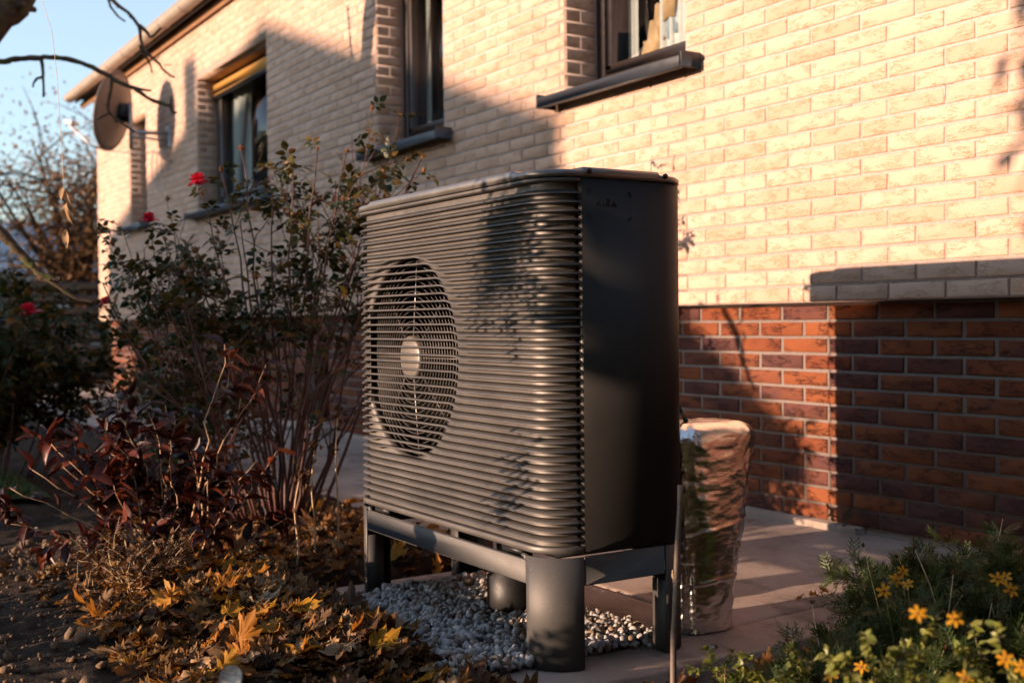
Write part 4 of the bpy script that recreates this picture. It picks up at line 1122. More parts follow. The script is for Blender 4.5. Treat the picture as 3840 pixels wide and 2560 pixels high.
def shrub(name, loc, label, cat, n_stem, height, spread, r0, stem_mat, leaf_kind, leaf_mat, leaf_size, leaf_per, seed, group=None, branch=3, wob=.10, grav=.0, start=.35, thorns=False, lean=(0, 0), cap=300, base_r=.10, targets=None, leaf_up=.6, blen=(.25, .5), keep=None):
    rnd = random.Random(seed); rt = root(name, loc, label, cat, group); leaves = []; tips = []
    for s_ in range(n_stem):
        a = rnd.uniform(0, 6.283); rr = rnd.random()**.5
        b = Vector(loc)+Vector((math.cos(a)*base_r*rr, math.sin(a)*base_r*rr, -.02))
        d = Vector((math.cos(a)*spread*rr+lean[0], math.sin(a)*spread*rr+lean[1], 1.0))
        hgt = height*rnd.uniform(.62, 1.0)
        if targets and s_ < len(targets):
            tp = Vector(targets[s_]); b = Vector(loc)+(tp-Vector(loc))*.10; b.z = loc[2]-.02
            pts = []
            for i in range(13):
                t = i/12; q = b.lerp(tp, t); q.x = b.x+(tp.x-b.x)*t**1.25; q.y = b.y+(tp.y-b.y)*t**1.25
                pts.append(q+Vector((rnd.gauss(0, .008), rnd.gauss(0, .008), 0))*(1 if 0 < i < 12 else 0))
            hgt = (tp-b).length
        else: pts = grow(b, d, hgt, 12, wob, grav, rnd)
        mb = MB(); n = len(pts); rs = taper(n, r0*rnd.uniform(.7, 1.1), r0*.28); mb.tube(pts, rs, 6)
        twigs = [(pts, int(n*start))]
        for q in range(branch):
            i = rnd.randint(int(n*.25), n-3); dd = (pts[i+1]-pts[i]).normalized()
            sd_ = Vector((rnd.gauss(0, 1), rnd.gauss(0, 1), rnd.gauss(.1, .5))).normalized()
            tw = grow(pts[i], dd*.8+sd_*.75, hgt*rnd.uniform(*blen), 7, wob*1.2, grav, rnd)
            mb.tube(tw, taper(8, rs[i]*.62, r0*.22), 5); twigs.append((tw, 1))
            if rnd.random() < .6:
                j = rnd.randint(2, 5); sd_ = Vector((rnd.gauss(0, 1), rnd.gauss(0, 1), rnd.gauss(.2, .5))).normalized()
                tw2 = grow(tw[j], (tw[j+1]-tw[j]).normalized()*.7+sd_*.7, hgt*rnd.uniform(.12, .25), 5, wob, grav, rnd)
                mb.tube(tw2, taper(6, r0*.30, r0*.16), 4); twigs.append((tw2, 1))
        if thorns:
            for q in range(int(26*hgt)):
                i = rnd.randint(0, n-2); p = pts[i].lerp(pts[i+1], rnd.random()); sd_ = Vector((rnd.gauss(0, 1), rnd.gauss(0, 1), -.2)).normalized()
                mb.tube([p, p+sd_*(rs[i]+.008)], [.0028, .0004], 3, False)
        mb.build('stem', M[stem_mat], rt, True)
        for tw, i0 in twigs:
            tips.append((tw[-1], (tw[-1]-tw[-2]).normalized()))
            for i in range(i0, len(tw)):
                for q in range(leaf_per):
                    if rnd.random() < .35: continue
                    p = tw[i] if i == len(tw)-1 else tw[i].lerp(tw[i+1], rnd.random())
                    ax = (tw[min(i+1, len(tw)-1)]-tw[max(0, i-1)]).normalized()
                    sd_ = Vector((rnd.gauss(0, 1), rnd.gauss(0, 1), rnd.gauss(0, .5))); sd_ = (sd_-ax*sd_.dot(ax)).normalized()
                    dv = sd_*.8+ax*rnd.uniform(.1, .8)+Vector((0, 0, rnd.uniform(-.5, .25)))
                    if keep and not keep(p): continue
                    leaves.append(frame_from(dv, Vector((rnd.gauss(0, .5), rnd.gauss(0, .5), leaf_up+rnd.random())), leaf_size*rnd.uniform(.55, 1.15), p))
    if leaves: put_leaves(leaves, leaf_kind, leaf_mat, rt, cap=cap)
    return rt, tips
def rosebloom(parent, p, d, s, seed):
    """layered petals; one mesh per flower"""
    rnd = random.Random(seed); V = []; Fc = []; d = Vector(d).normalized()
    a = Vector((1, 0, 0)); a = (a-d*a.dot(d)).normalized(); b = d.cross(a)
    for ring, (n, r0, h, op) in enumerate(((3, .30, 1.0, .2), (4, .48, .95, .5), (5, .62, .8, .85), (5, .72, .55, 1.5))):
        for k in range(n):
            g = 2*math.pi*(k+.4*ring)/n+rnd.uniform(-.2, .2); bb = len(V); w = .75*s*r0+.25*s
            for i in range(4):
                t = i/3
                for j in (-1, 0, 1):
                    gg = g+j*(1.05/n*math.pi)*(.35+.75*math.sin(math.pi*min(.93, t*.75+.2)))
                    rr = s*(.08+r0*(.35+.65*t)+.22*op*t*t*t); zz = s*(h*1.15*t-.35*op*t**4-.06*abs(j)*t)
                    V.append(Vector(p)+(a*math.cos(gg)+b*math.sin(gg))*rr+d*zz)
            for i in range(3):
                for j in range(2): Fc.append((bb+i*3+j, bb+i*3+j+1, bb+(i+1)*3+j+1, bb+(i+1)*3+j))
    return link('flower', fast_mesh('flower', V, Fc, M['petal'], True), parent)
def bud(parent, p, d, s, seed, mat='hip', nm='withered_flower'):
    rnd = random.Random(seed); d = Vector(d).normalized(); mb = MB()
    mb.tube([Vector(p)-d*s*.3, Vector(p), Vector(p)+d*s*.5, Vector(p)+d*s*.9], [s*.12, s*.36, s*.30, s*.08], 7)
    a = Vector((1, 0, 0)); a = (a-d*a.dot(d)).normalized(); b = d.cross(a)
    for k in range(5):
        g = k*1.257+rnd.random(); q = (a*math.cos(g)+b*math.sin(g))
        e = Vector(p)+q*s*rnd.uniform(.6, 1.1)+d*s*rnd.uniform(-.2, .9); c_ = Vector(p)+q*s*.5+d*s*.3; t_ = d.cross(q)*s*.22
        mb.add([Vector(p)+q*s*.25, c_+t_, e, c_-t_], [(0, 1, 2, 3)])
    mb.build(nm, M[mat], parent, True)
gz = lambda x, y: float(ground_z(x, y))
# --- large rose bush beside the pump
T = lambda u, v, d: at_depth(u, v, d)
tA = [T(905, 560, 5.1), T(1190, 560, 5.0), T(1300, 570, 4.95), T(1585, 590, 5.0), T(1440, 640, 5.0), T(760, 730, 5.0), T(1010, 660, 5.1), T(830, 640, 5.15), T(1100, 640, 5.0), T(1260, 700, 5.05), T(900, 830, 5.0), T(1340, 900, 4.9), T(690, 900, 5.1), T(1560, 640, 5.05)]
roseA, tipsA = shrub('rose_bush', (-4.83, -1.66, gz(-4.83, -1.66)), 'tall thorny rose bush with one red bloom between the pump and the wide window', 'rose bush', 30, 1.5, .42, .0085, 'rstem', 'rose', 'rleaf', .105, 2, 3, 'rose bushes along the house', branch=4, wob=.07, start=.52, thorns=True, targets=tA, base_r=.16, blen=(.16, .34), keep=lambda p: random.random() < (.58 if p.z > .8 else .06))
pb = T(745, 690, 5.0); rosebloom(roseA, pb, (-.1, -.2, 1), .045, 1)
for i, (p, d) in enumerate(tipsA[:60:2]): bud(roseA, p, d+Vector((0, 0, .4)), random.Random(i).uniform(.016, .028), i)
# --- second rose bush further left
tB = [T(560, 850, 5.5), T(620, 900, 5.5), T(540, 980, 5.6), T(700, 960, 5.5), T(580, 1000, 5.6), T(770, 1000, 5.4), T(660, 1010, 5.5), T(430, 1130, 5.7), T(840, 1050, 5.4)]
roseB, tipsB = shrub('rose_bush', (-5.36, -1.88, gz(-5.36, -1.88)), 'lower rose bush with two red blooms before the sunlit corner of the house', 'rose bush', 14, 1.0, .28, .007, 'rstem', 'rose', 'rleaf', .105, 2, 5, 'rose bushes along the house', branch=4, wob=.09, start=.40, thorns=True, targets=tB, base_r=.2, blen=(.2, .4), keep=lambda p: random.random() < .6)
rosebloom(roseB, T(560, 832, 5.45), (0, -.1, 1), .043, 2); rosebloom(roseB, T(400, 1140, 5.8), (-.1, -.1, 1), .036, 3)
for i, (p, d) in enumerate(tipsB[:40:2]): bud(roseB, p, d+Vector((0, 0, .4)), random.Random(i+90).uniform(.016, .026), i+90)
# --- dense rose hedge at the far left
roseC, tipsC = shrub('rose_bush', (-7.45, -2.62, gz(-7.45, -2.62)), 'broad leafy rose bush with a single red bloom at the edge of the lawn', 'rose bush', 20, 1.2, .40, .008, 'rstem', 'rose', 'rleaf', .125, 3, 8, 'rose bushes along the house', branch=5, wob=.09, start=.25, base_r=.38, blen=(.25, .5))
rosebloom(roseC, T(110, 1180, 6.2), (-.1, -.2, 1), .06, 4)
roseD, _ = shrub('rose_bush', (-7.3, -1.35, gz(-7.3, -1.35)), 'tangled leafless looking rose bush in the shade before the plinth', 'rose bush', 12, .85, .4, .007, 'rstem', 'rose', 'rleaf', .10, 1, 18, 'rose bushes along the house', branch=4, wob=.1, start=.45, base_r=.3)
# --- red leaved shrub
tR = [T(842, 1290, 4.05), T(905, 1480, 4.1), T(560, 1500, 4.1), T(330, 1530, 4.2), T(470, 1560, 4.15), T(250, 1720, 4.1), T(120, 1760, 4.0), T(40, 1830, 3.95), T(640, 1650, 4.1), T(700, 1800, 4.15), T(780, 1690, 4.2), T(960, 1730, 4.1), T(20, 1960, 3.9), T(180, 1650, 4.15), T(400, 1440, 4.25), T(620, 1520, 4.3)]
shrR, tipsR = shrub('red_leaf_shrub', (-4.12, -2.30, gz(-4.12, -2.30)), 'spreading shrub with dark red leaves on pale tan stems before the roses', 'shrub', 30, .55, .95, .0048, 'tstem', 'lance', 'dleaf', .078, 2, 21, branch=2, wob=.09, start=.42, targets=tR, base_r=.10, blen=(.14, .3))
# --- low bare twigs at the left
shrT, _ = shrub('dry_twig_plant', (-3.83, -2.52, gz(-3.83, -2.52)), 'low tuft of dry bleached twigs in front of the red leaved shrub', 'dry plant', 22, .26, 1.2, .0030, 'straw', 'tiny', 'lf_brown', .03, 1, 22, branch=4, wob=.16, start=.6, base_r=.10)
# --- withered stalks before the path
for i, (u, v, dd, lab) in enumerate(((1265, 1560, 4.35, 'withered brown flower stalk standing closest to the pump leg'), (1180, 1690, 4.2, 'short withered stalk with a drooping seed head before the path'), (1120, 1800, 4.1, 'stubby withered stalk beside the fallen leaves under the rose'))):
    tp = T(u, v, dd); bx, by = tp.x+.01, tp.y-.02; b = Vector((bx, by, gz(bx, by)))
    rt = root('withered_stalk', b, lab, 'dry stalk', 'withered stalks by the path'); mb = MB()
    pts = [b.lerp(tp, t)+Vector((.012*math.sin(t*4+i), .006*math.sin(t*7), 0)) for t in np.linspace(0, 1, 9)]
    mb.tube(pts, taper(9, .0045, .0025), 5); mb.build('stem', M['straw'], rt, True)
    for k in range(9): bud(rt, tp+Vector((rng.normal(0, .018), rng.normal(0, .018), rng.normal(.01, .03))), (rng.normal(), rng.normal(), 1), .016, k, 'lf_brown', 'seed_head')
# --- fallen leaves
def leaf_spot(i):
    while True:
        k = rng.random()
        if k < .55: x, y = rng.uniform(-3.55, -2.35), rng.uniform(-2.75, -1.92)
        elif k < .80: x, y = rng.uniform(-4.6, -3.3), rng.uniform(-2.85, -1.3)
        elif k < .93: x, y = rng.uniform(-6.0, -3.75), rng.uniform(-2.2, -1.18)
        else: x, y = rng.uniform(-2.33, -1.5), rng.uniform(-2.0, -1.0)
        if -3.72 < x < -2.34 and y > -1.98+.06*math.sin(x*7): continue
        if x < -3.05 and y < -2.70 and rng.random() < .6: continue
        if y > PATH_Y-.02: continue
        if (x+2.62)**2+(y+2.55)**2 < .012: continue
        return x, y
def leaf_mats(n, smin, smax, dz):
    out = []
    for i in range(n):
        x, y = leaf_spot(i); a = rng.uniform(0, 6.283); s = rng.uniform(smin, smax); t = rng.normal(0, .26); t2 = rng.normal(-.15, .26)
        up = Vector((t, t2, 1)); dv = Vector((math.cos(a), math.sin(a), -(t*math.cos(a)+t2*math.sin(a))))
        z = gz(x, y)+dz*rng.random()+s*.22*abs(t)+.006
        out.append(frame_from(dv, up, s, (x, y, z)))
    return out
litter = leaf_mats(2500, .026, .055, .025)
V_, F_ = merged(LV['maple'], [(int(rng.integers(10)), q) for q in litter])
tag(link('leaf_litter', fast_mesh('leaf_litter', V_, F_, M['fallen'], True)), 'thick litter of small crumpled autumn leaves on the soil', 'leaf litter', kind='stuff')
kinds = [('lf_orange', 'orange curled maple leaf lying on the leaf litter by the pump', 'orange maple leaves'), ('lf_yellow', 'yellow maple leaf lying on the leaf litter by the pump', 'yellow maple leaves'), ('lf_brown', 'dull brown maple leaf lying on the leaf litter by the pump', 'brown maple leaves'), ('lf_tan', 'bleached tan maple leaf lying on the leaf litter by the pump', 'tan maple leaves')]
def where(lab, grp, x, y):
    marks = [('beside the white plant marker', -2.9, -2.5), ('under the red leaved shrub', -4.1, -2.25), ('under the tall rose bush', -4.85, -1.7), ('under the lower rose bush', -5.5, -1.9), ('beside the far front pump leg', -3.72, -1.95), ('along the edge of the gravel', -3.1, -2.02), ('at the foot of the near front pump leg', -2.55, -1.98), ('on the soil beside the bamboo cane', -2.15, -1.6), ('by the tuft of dry twigs', -3.75, -2.55)]
    w = min(marks, key=lambda q: (q[1]-x)**2+(q[2]-y)**2)[0]
    return lab.split(' lying')[0]+' '+w, grp+' '+w
for i, q in enumerate(leaf_mats(290, .05, .09, .04)):
    mn, lab, grp = kinds[(0, 2, 2, 1, 3, 0, 2)[i % 7]]; lab, grp = where(lab, grp, q[0, 3], q[1, 3])
    o = link('maple_leaf', leaf_data('maple', i % 10, mn), None, Matrix(q.tolist())); tag(o, lab, 'leaf', grp)
q = frame_from((.4, -.3, .75), (-.2, -1, .3), .075, on_y(3118, 1935, .03)); tag(link('maple_leaf', leaf_data('maple', 3, 'lf_orange'), None, Matrix(q.tolist())), 'orange maple leaf propped against the plinth footing', 'leaf')
q = frame_from((.6, .3, .5), (-.5, -.9, .3), .085, on_y(3165, 1950, .02)); tag(link('maple_leaf', leaf_data('maple', 5, 'lf_brown'), None, Matrix(q.tolist())), 'dark brown maple leaf curled against the plinth footing corner', 'leaf')
for i, (u, v) in enumerate(((2735, 1850), (2900, 1890), (2960, 1905), (2810, 1965), (3050, 2245), (3100, 2225), (2990, 2255))):
    p = on_z(u, v, .05 if v < 2000 else .03); q = frame_from((math.cos(i*2.1), math.sin(i*2.1), .1), (.2, -.3, 1), .032, p+Vector((0, 0, .012)))
    o = link('maple_leaf', leaf_data('maple', i % 10, 'lf_orange'), None, Matrix(q.tolist())); tag(o, 'small orange leaf scrap on the concrete beside the house', 'leaf', 'leaf scraps on the concrete')
for i, (u, v) in enumerate(((2680, 2420), (2668, 2432), (2440, 2418))):
    p = on_z(u, v, .006); o = link('pebble', fast_mesh('pebble', PEB[i][0]*.012, PEB[i][1], M['pebble'], True), None, Matrix.Translation(p)); tag(o, 'stray grey pebble lying on the concrete strip by the cane', 'pebble', 'stray pebbles on the concrete strip')
# --- right foreground: low green shrublets, yellow flowered plants
def yflower(parent, p, d, s, seed):
    rnd = random.Random(seed); d = Vector(d).normalized(); a = Vector((1, 0, 0)); a = (a-d*a.dot(d)).normalized(); b = d.cross(a); V = []; Fc = []
    for k in range(6):
        g = 2*math.pi*k/6+rnd.uniform(-.12, .12); q = a*math.cos(g)+b*math.sin(g); t_ = d.cross(q); bb = len(V); l = s*rnd.uniform(.9, 1.08); dr_ = rnd.uniform(-.25, .1)
        for (r, w, z) in ((.12, .08, 0), (.45, .20, .05), (.8, .21, .02), (1.0, .09, -.04)):
            V += [Vector(p)+q*l*r-t_*l*w+d*l*(z+.04), Vector(p)+q*l*r+d*l*(z+dr_*r*r*.5), Vector(p)+q*l*r+t_*l*w+d*l*(z+.04)]
        for i in range(3):
            for j in range(2): Fc.append((bb+i*3+j, bb+i*3+j+1, bb+(i+1)*3+j+1, bb+(i+1)*3+j))
    link('flower', fast_mesh('flower', V, Fc, M['yflower'], True), parent)
    mb = MB(); mb.tube([Vector(p)-d*s*.15, Vector(p)+d*s*.05, Vector(p)+d*s*.14], [s*.10, s*.2, s*.08], 8); mb.build('flower_centre', M['fcentre'], parent, True)
def flower_plant(loc, label, n, h, sp, seed, fl, size=.055, cap=300, per=6, straw=10):
    rt, tips = shrub('yellow_flower_plant', loc, label, 'flower plant', n, h, sp, .0026, 'gstem', 'feather', 'fleaf', size, per, seed, 'yellow flowered plants by the path', branch=4, wob=.12, start=.12, base_r=.12, cap=cap, blen=(.25, .5))
    for i, p in enumerate(fl):
        p = Vector(p); b = Vector((loc[0]+(p.x-loc[0])*.3, loc[1]+(p.y-loc[1])*.3, loc[2])); mb = MB()
        mb.tube([b.lerp(p, t)+Vector((0, 0, .02*math.sin(3.1*t))) for t in np.linspace(0, 1, 7)], taper(7, .0022, .0013), 4); mb.build('stem', M['gstem'], rt, True)
        rr = random.Random(seed*31+i); yflower(rt, p, (rr.uniform(-.1, .9), rr.uniform(-1, -.2), rr.uniform(.2, .9)), rr.uniform(.014, .018), i+seed)
    rr = random.Random(seed)
    for i in range(straw):
        a = rr.uniform(0, 6.28); b = Vector(loc)+Vector((rr.gauss(0, .1), rr.gauss(0, .1), .03)); mb = MB()
        pts = grow(b, (rr.gauss(0, .45), rr.gauss(0, .45), 1), h*rr.uniform(.6, 1.05), 5, .08, 0, rr); mb.tube(pts, taper(6, .0022, .0011), 4); mb.build('dry_stem', M['straw'], rt, True)
        bud(rt, pts[-1], pts[-1]-pts[-2], .010, i, 'lf_brown', 'seed_head')
    return rt
g1 = T(3450, 2400, 2.55); g1.z = gz(g1.x, g1.y)
flower_plant(tuple(g1), 'feathery plant with scattered yellow flowers leaning over the path edge', 34, .34, .9, 31, [T(3315, 2215, 2.5), T(3405, 2190, 2.55), T(3385, 2140, 2.6), T(3360, 2175, 2.62), T(3115, 2530, 2.3), T(3440, 2300, 2.4)], straw=16)
g2 = T(3800, 2330, 2.75); g2.z = gz(g2.x, g2.y)
flower_plant(tuple(g2), 'tall straggly plant with dry stems and yellow flowers by the dark plinth', 36, .44, .7, 32, [T(3740, 2170, 2.5), T(3770, 2165, 2.52), T(3790, 2210, 2.45)], straw=26)
g3 = T(3250, 2520, 2.35); g3.z = gz(g3.x, g3.y)
flower_plant(tuple(g3), 'dark feathery plant without flowers in the shade below the yellow blooms', 34, .24, 1.0, 33, [T(3230, 2500, 2.2)], straw=5)
g4 = T(3700, 2520, 1.85); g4.z = -.03
rt4, tp4 = shrub('leafy_shrublet', (g4.x+.06, g4.y+.14, -.03), 'bright sunlit shrublet with rounded yellow green leaves and pale flowers', 'shrub', 30, .46, .40, .0030, 'gstem', 'tiny', 'bleaf', .021, 8, 34, 'small leaved shrublets by the path', branch=4, wob=.09, start=.15, base_r=.17, blen=(.15, .3))
for i, (u, v) in enumerate(((3440, 2300), (3580, 2320), (3770, 2470), (3830, 2500), (3620, 2540))): yflower(rt4, T(u, v, 1.72+.03*i), (.7, -.7, .5), .0135, 70+i)
g5 = T(2960, 2560, 2.45); g5.z = gz(g5.x, g5.y)
shrub('leafy_shrublet', tuple(g5), 'small open shrublet with tiny pale green leaves at the slab edge', 'shrub', 15, .25, .8, .0026, 'tstem', 'tiny', 'bleaf', .019, 7, 35, 'small leaved shrublets by the path', branch=5, wob=.11, start=.3, base_r=.06, blen=(.25, .5))
g6 = T(3560, 2250, 2.95); g6.z = gz(g6.x, g6.y)
shrub('leafy_shrublet', tuple(g6), 'grey green feathery tuft between the flowering plants and the plinth', 'shrub', 16, .36, .8, .0026, 'gstem', 'feather', 'fleaf', .055, 6, 36, 'small leaved shrublets by the path', branch=4, wob=.12, start=.1, base_r=.1, blen=(.25, .5))
# ================================================================== the old tree at the left whose branches hang into view
tree = root('garden_tree', (-9.4, -5.0, 0), 'old mossy garden tree whose bare twigs hang in from the upper left', 'tree')
def limb(pts, r0, r1, mat, name, sub=3, jit=.012, seed=0, n=8):
    rnd = random.Random(seed); P = [Vector(p) for p in pts]; fine = []
    for i in range(len(P)-1):
        for t in np.linspace(0, 1, sub, endpoint=False):
            p0, p1, p2, p3 = P[max(i-1, 0)], P[i], P[i+1], P[min(i+2, len(P)-1)]
            q = .5*((2*p1)+(p2-p0)*t+(2*p0-5*p1+4*p2-p3)*t*t+(3*p1-p0-3*p2+p3)*t**3); fine.append(q+Vector((rnd.gauss(0, jit), rnd.gauss(0, jit), rnd.gauss(0, jit))))
    fine.append(P[-1]); k = len(fine); mb = MB()
    rs = [(r0+(r1-r0)*i/(k-1))*rnd.uniform(.88, 1.14) for i in range(k)]; mb.tube(fine, rs, n)
    for i in range(1, k-1):
        if rnd.random() < .30: mb.tube([fine[i], fine[i]+Vector((rnd.gauss(0, 1), rnd.gauss(0, 1), rnd.gauss(0, 1))).normalized()*(rs[i]*1.5+.008)], [rs[i]*.5, rs[i]*.15], 5)
    return mb.build(name, M[mat], tree, True)
tb = Vector((-9.4, -5.0, -.05))
limb([tb, (-9.35, -4.95, .8), (-9.25, -4.7, 1.6), (-9.1, -4.2, 2.4)], .22, .15, 'moss', 'trunk', 4, .01, 1, 14)
D1 = 7.4
limb([(-9.1, -4.2, 2.4), (-8.9, -3.5, 2.6), T(-260, 210, D1), T(0, 45, D1), T(75, -30, D1), T(260, -260, D1)], .15, .09, 'moss', 'branch', 4, .006, 2, 12)
limb([T(-260, 250, D1), T(-120, 232, D1), T(0, 232, D1), T(60, 222, D1), T(130, 217, D1), T(205, 216, D1), T(300, 235, D1), T(390, 275, D1), T(430, 300, D1), T(500, 332, D1), T(560, 370, D1), T(620, 392, D1), T(648, 402, D1)], .021, .010, 'moss', 'branch', 4, .0015, 3, 7)
limb([T(430, 300, D1), T(470, 320, D1), T(530, 335, D1), T(568, 340, D1)], .016, .005, 'moss', 'twig', 3, .001, 4, 6)
limb([T(420, 290, D1), T(415, 340, D1), T(404, 395, D1), T(412, 425, D1), T(440, 450, D1), T(480, 478, D1), T(503, 495, D1)], .012, .006, 'moss', 'twig', 3, .001, 5, 6)
limb([T(408, 425, D1), T(385, 437, D1), T(365, 450, D1)], .008, .005, 'moss', 'twig', 3, .001, 6, 6)
limb([T(155, 218, D1), T(160, 260, D1), T(163, 310, D1), T(163, 365, D1)], .013, .007, 'moss', 'twig', 3, .001, 7, 6)
limb([T(160, 290, D1), T(140, 295, D1), T(127, 310, D1), T(123, 328, D1)], .010, .005, 'moss', 'twig', 3, .001, 8, 6)
limb([T(640, 400, D1), T(641, 375, D1), T(643, 360, D1)], .010, .005, 'moss', 'twig', 3, .001, 9, 6)
limb([T(640, 400, D1), T(650, 425, D1), T(663, 420, D1)], .010, .005, 'moss', 'twig', 3, .001, 10, 6)
D2 = 7.8
limb([T(330, -200, D2), T(380, -60, D2), T(420, 0, D2), T(480, 50, D2), T(520, 100, D2), T(530, 160, D2), T(550, 200, D2), T(590, 235, D2), T(620, 270, D2), T(655, 292, D2)], .015, .007, 'moss', 'branch', 4, .0015, 11, 7)
limb([T(400, -20, D2), T(415, 25, D2), T(440, 60, D2), T(470, 82, D2)], .010, .005, 'moss', 'twig', 3, .001, 12, 6)
limb([T(520, 95, D2), T(550, 120, D2), T(565, 140, D2), T(605, 105, D2)], .014, .007, 'moss', 'twig', 3, .0015, 13, 6)
limb([T(525, 170, D2), T(535, 200, D2), T(560, 235, D2), T(570, 275, D2)], .010, .005, 'moss', 'twig', 3, .001, 14, 6)
limb([T(580, 230, D2), T(600, 212, D2)], .004, .002, 'moss', 'twig', 3, .001, 15, 5)
limb([T(612, 245, D2), T(645, 244, D2)], .004, .002, 'moss', 'twig', 3, .001, 16, 5)
D3 = 4.15
limb([T(-250, 700, D3), T(-80, 810, D3), T(0, 865, D3), T(60, 935, D3), T(110, 985, D3), T(140, 1020, D3), T(185, 1042, D3), T(230, 1045, D3)], .022, .008, 'moss', 'branch', 4, .002, 17, 9)
limb([T(110, 975, D3), T(122, 985, D3), T(115, 1005, D3), T(80, 1000, D3), T(30, 990, D3)], .010, .005, 'moss', 'twig', 3, .0015, 18, 7)
limb([T(150, 1025, D3), T(220, 1075, D3), T(280, 1115, D3), T(360, 1135, D3)], .009, .004, 'moss', 'twig', 3, .0015, 19, 7)
# hanging shrivelled leaves and threads
th = root('dangling_leaf', T(240, 950, 4.2), 'shrivelled tan leaf dangling on a thread before the bronze tree', 'leaf'); mb = MB()
mb.tube([T(150, -20, 4.2), T(195, 120, 4.2), T(215, 300, 4.2), T(235, 620, 4.2), T(238, 700, 4.2)], .0010, 4); mb.build('thread', M['straw'], th)
lv = [frame_from(T(u1, v1, 4.2)-T(u0, v0, 4.2), Vector((.6, -.7, .2+.2*i)), s, T(u0, v0, 4.2)) for i, (u0, v0, u1, v1, s) in enumerate(((238, 700, 220, 780, .05), (240, 710, 262, 790, .055), (250, 760, 235, 900, .075), (248, 860, 262, 980, .07), (240, 780, 252, 860, .05)))]
for i, q in enumerate(lv): attach(link('leaf', leaf_data('lance', i, 'lf_tan'), None, Matrix(q.tolist())), th)
# leafy hanging spray out of the picture (its shade falls on the louvres)
def spray(label, axis_pts, n, size, seed, kind='oval', mat='rleaf', spread=.12, r=.006):
    rt = root('hanging_spray', axis_pts[0], label, 'branch'); rnd = random.Random(seed); P = [Vector(p) for p in axis_pts]; mb = MB(); mb.tube(P, taper(len(P), r, r*.4), 6); ls = []
    for i in range(n):
        j = rnd.randint(0, len(P)-2); b = P[j].lerp(P[j+1], rnd.random()); d = Vector((rnd.gauss(0, 1), rnd.gauss(0, .7), rnd.gauss(-.4, .7))).normalized(); e = b+d*rnd.uniform(.2, 1)*spread
        mb.tube([b, e], [r*.35, r*.2], 4); ls.append(frame_from(d+Vector((0, 0, -.5)), (rnd.gauss(0, 1), rnd.gauss(0, 1), 1), size*rnd.uniform(.6, 1.1), e))
    mb.build('twig', M['bark'], rt, True); put_leaves(ls, kind, mat, rt); return rt
def sunward(p, t): return Vector((p[0]-SX*t, p[1]-t, p[2]+SZ*t))
t1 = 1.75
spray('leafy rose spray arching high over the leaf litter', [sunward((-2.62, -1.85, 1.36), t1), sunward((-2.60, -1.85, 1.22), t1), sunward((-2.64, -1.85, 1.08), t1), sunward((-2.68, -1.85, .99), t1)], 150, .055, 41, spread=.20)
spray('thin leafy spray drooping beside the tall one', [sunward((-2.86, -1.85, 1.10), t1), sunward((-2.83, -1.85, .98), t1), sunward((-2.84, -1.85, .90), t1)], 10, .035, 42, spread=.07, r=.004)
spray('low leafy spray near the leaf litter', [sunward((-2.58, -1.85, .56), t1), sunward((-2.66, -1.85, .46), t1), sunward((-2.75, -1.85, .36), t1)], 30, .05, 43, spread=.10, r=.008)
spray('bare leafy spray whose shade dapples the plinth', [sunward((-3.50, .1, .12), 4.6), sunward((-3.50, .1, .30), 4.6), sunward((-3.56, .1, .50), 4.6)], 11, .05, 44, spread=.10, r=.006)
spray('second bare spray whose shade dapples the plinth', [sunward((-3.75, .1, .08), 4.6), sunward((-3.70, .1, .25), 4.6), sunward((-3.78, .1, .40), 4.6)], 10, .05, 45, spread=.12, r=.006)
spray('twiggy spray whose shade dapples the upper wall', [sunward((-2.42, 0, 2.9), 6), sunward((-2.36, 0, 2.5), 6), sunward((-2.32, 0, 2.1), 6), sunward((-2.36, 0, 1.7), 6), sunward((-2.28, 0, 1.3), 6)], 70, .13, 46, spread=.17, r=.022)
spray('leafy spray shading the wall beside the pump', [sunward((-4.27, 0, 1.10), 4.5), sunward((-4.25, 0, 1.02), 4.5), sunward((-4.27, 0, .93), 4.5)], 9, .045, 47, spread=.05, r=.005)
# low box hedge and an added post out of the picture at the left
def hedge(label, x0, x1, y0, y1, h, n, seed, size=.035, base=0.0):
    rt = root('box_hedge', ((x0+x1)/2, (y0+y1)/2, 0), label, 'hedge'); rnd = random.Random(seed); ls = []
    for i in range(n):
        p = Vector((rnd.uniform(x0, x1), rnd.uniform(y0, y1), base+h*rnd.random()**.7+.02*math.sin(9*x0+i)))
        ls.append(frame_from((rnd.gauss(0, 1), rnd.gauss(0, 1), rnd.gauss(.3, .6)), (rnd.gauss(0, 1), rnd.gauss(0, 1), 1), size*rnd.uniform(.7, 1.2), p))
    put_leaves(ls, 'oval', 'hleaf', rt, cap=0); mb = MB()
    for i in range(6):
        x = x0+(x1-x0)*(i+.5)/6; mb.tube([(x, (y0+y1)/2, -.02), (x+.02, (y0+y1)/2, base+h*.7)], [.012, .005], 5)
    mb.build('stem', M['bark'], rt, True); return rt
hedge('clipped low box hedge in front of the leaf litter', -2.92, -2.58, -3.62, -3.42, .335, 1100, 51, .03)
hedge('longer low box hedge along the front of the bed', -4.3, -3.66, -3.75, -3.45, .16, 800, 52, .035)
shade_post = root('garden_shade_post', (-3.42, -3.33, 0), 'square dark post added at the front of the bed to cast shade', 'shade_post')  # unseen post added to cast the shade band on the front beam
mb = MB(); mb.box((-3.42, -3.33, .22), (.10, .10, .48), bev=.006); mb.build('post', M['black'], shade_post)
mb = MB(); mb.box((-3.42, -3.33, .475), (.125, .125, .03), bev=.006); mb.build('cap', M['black'], shade_post)
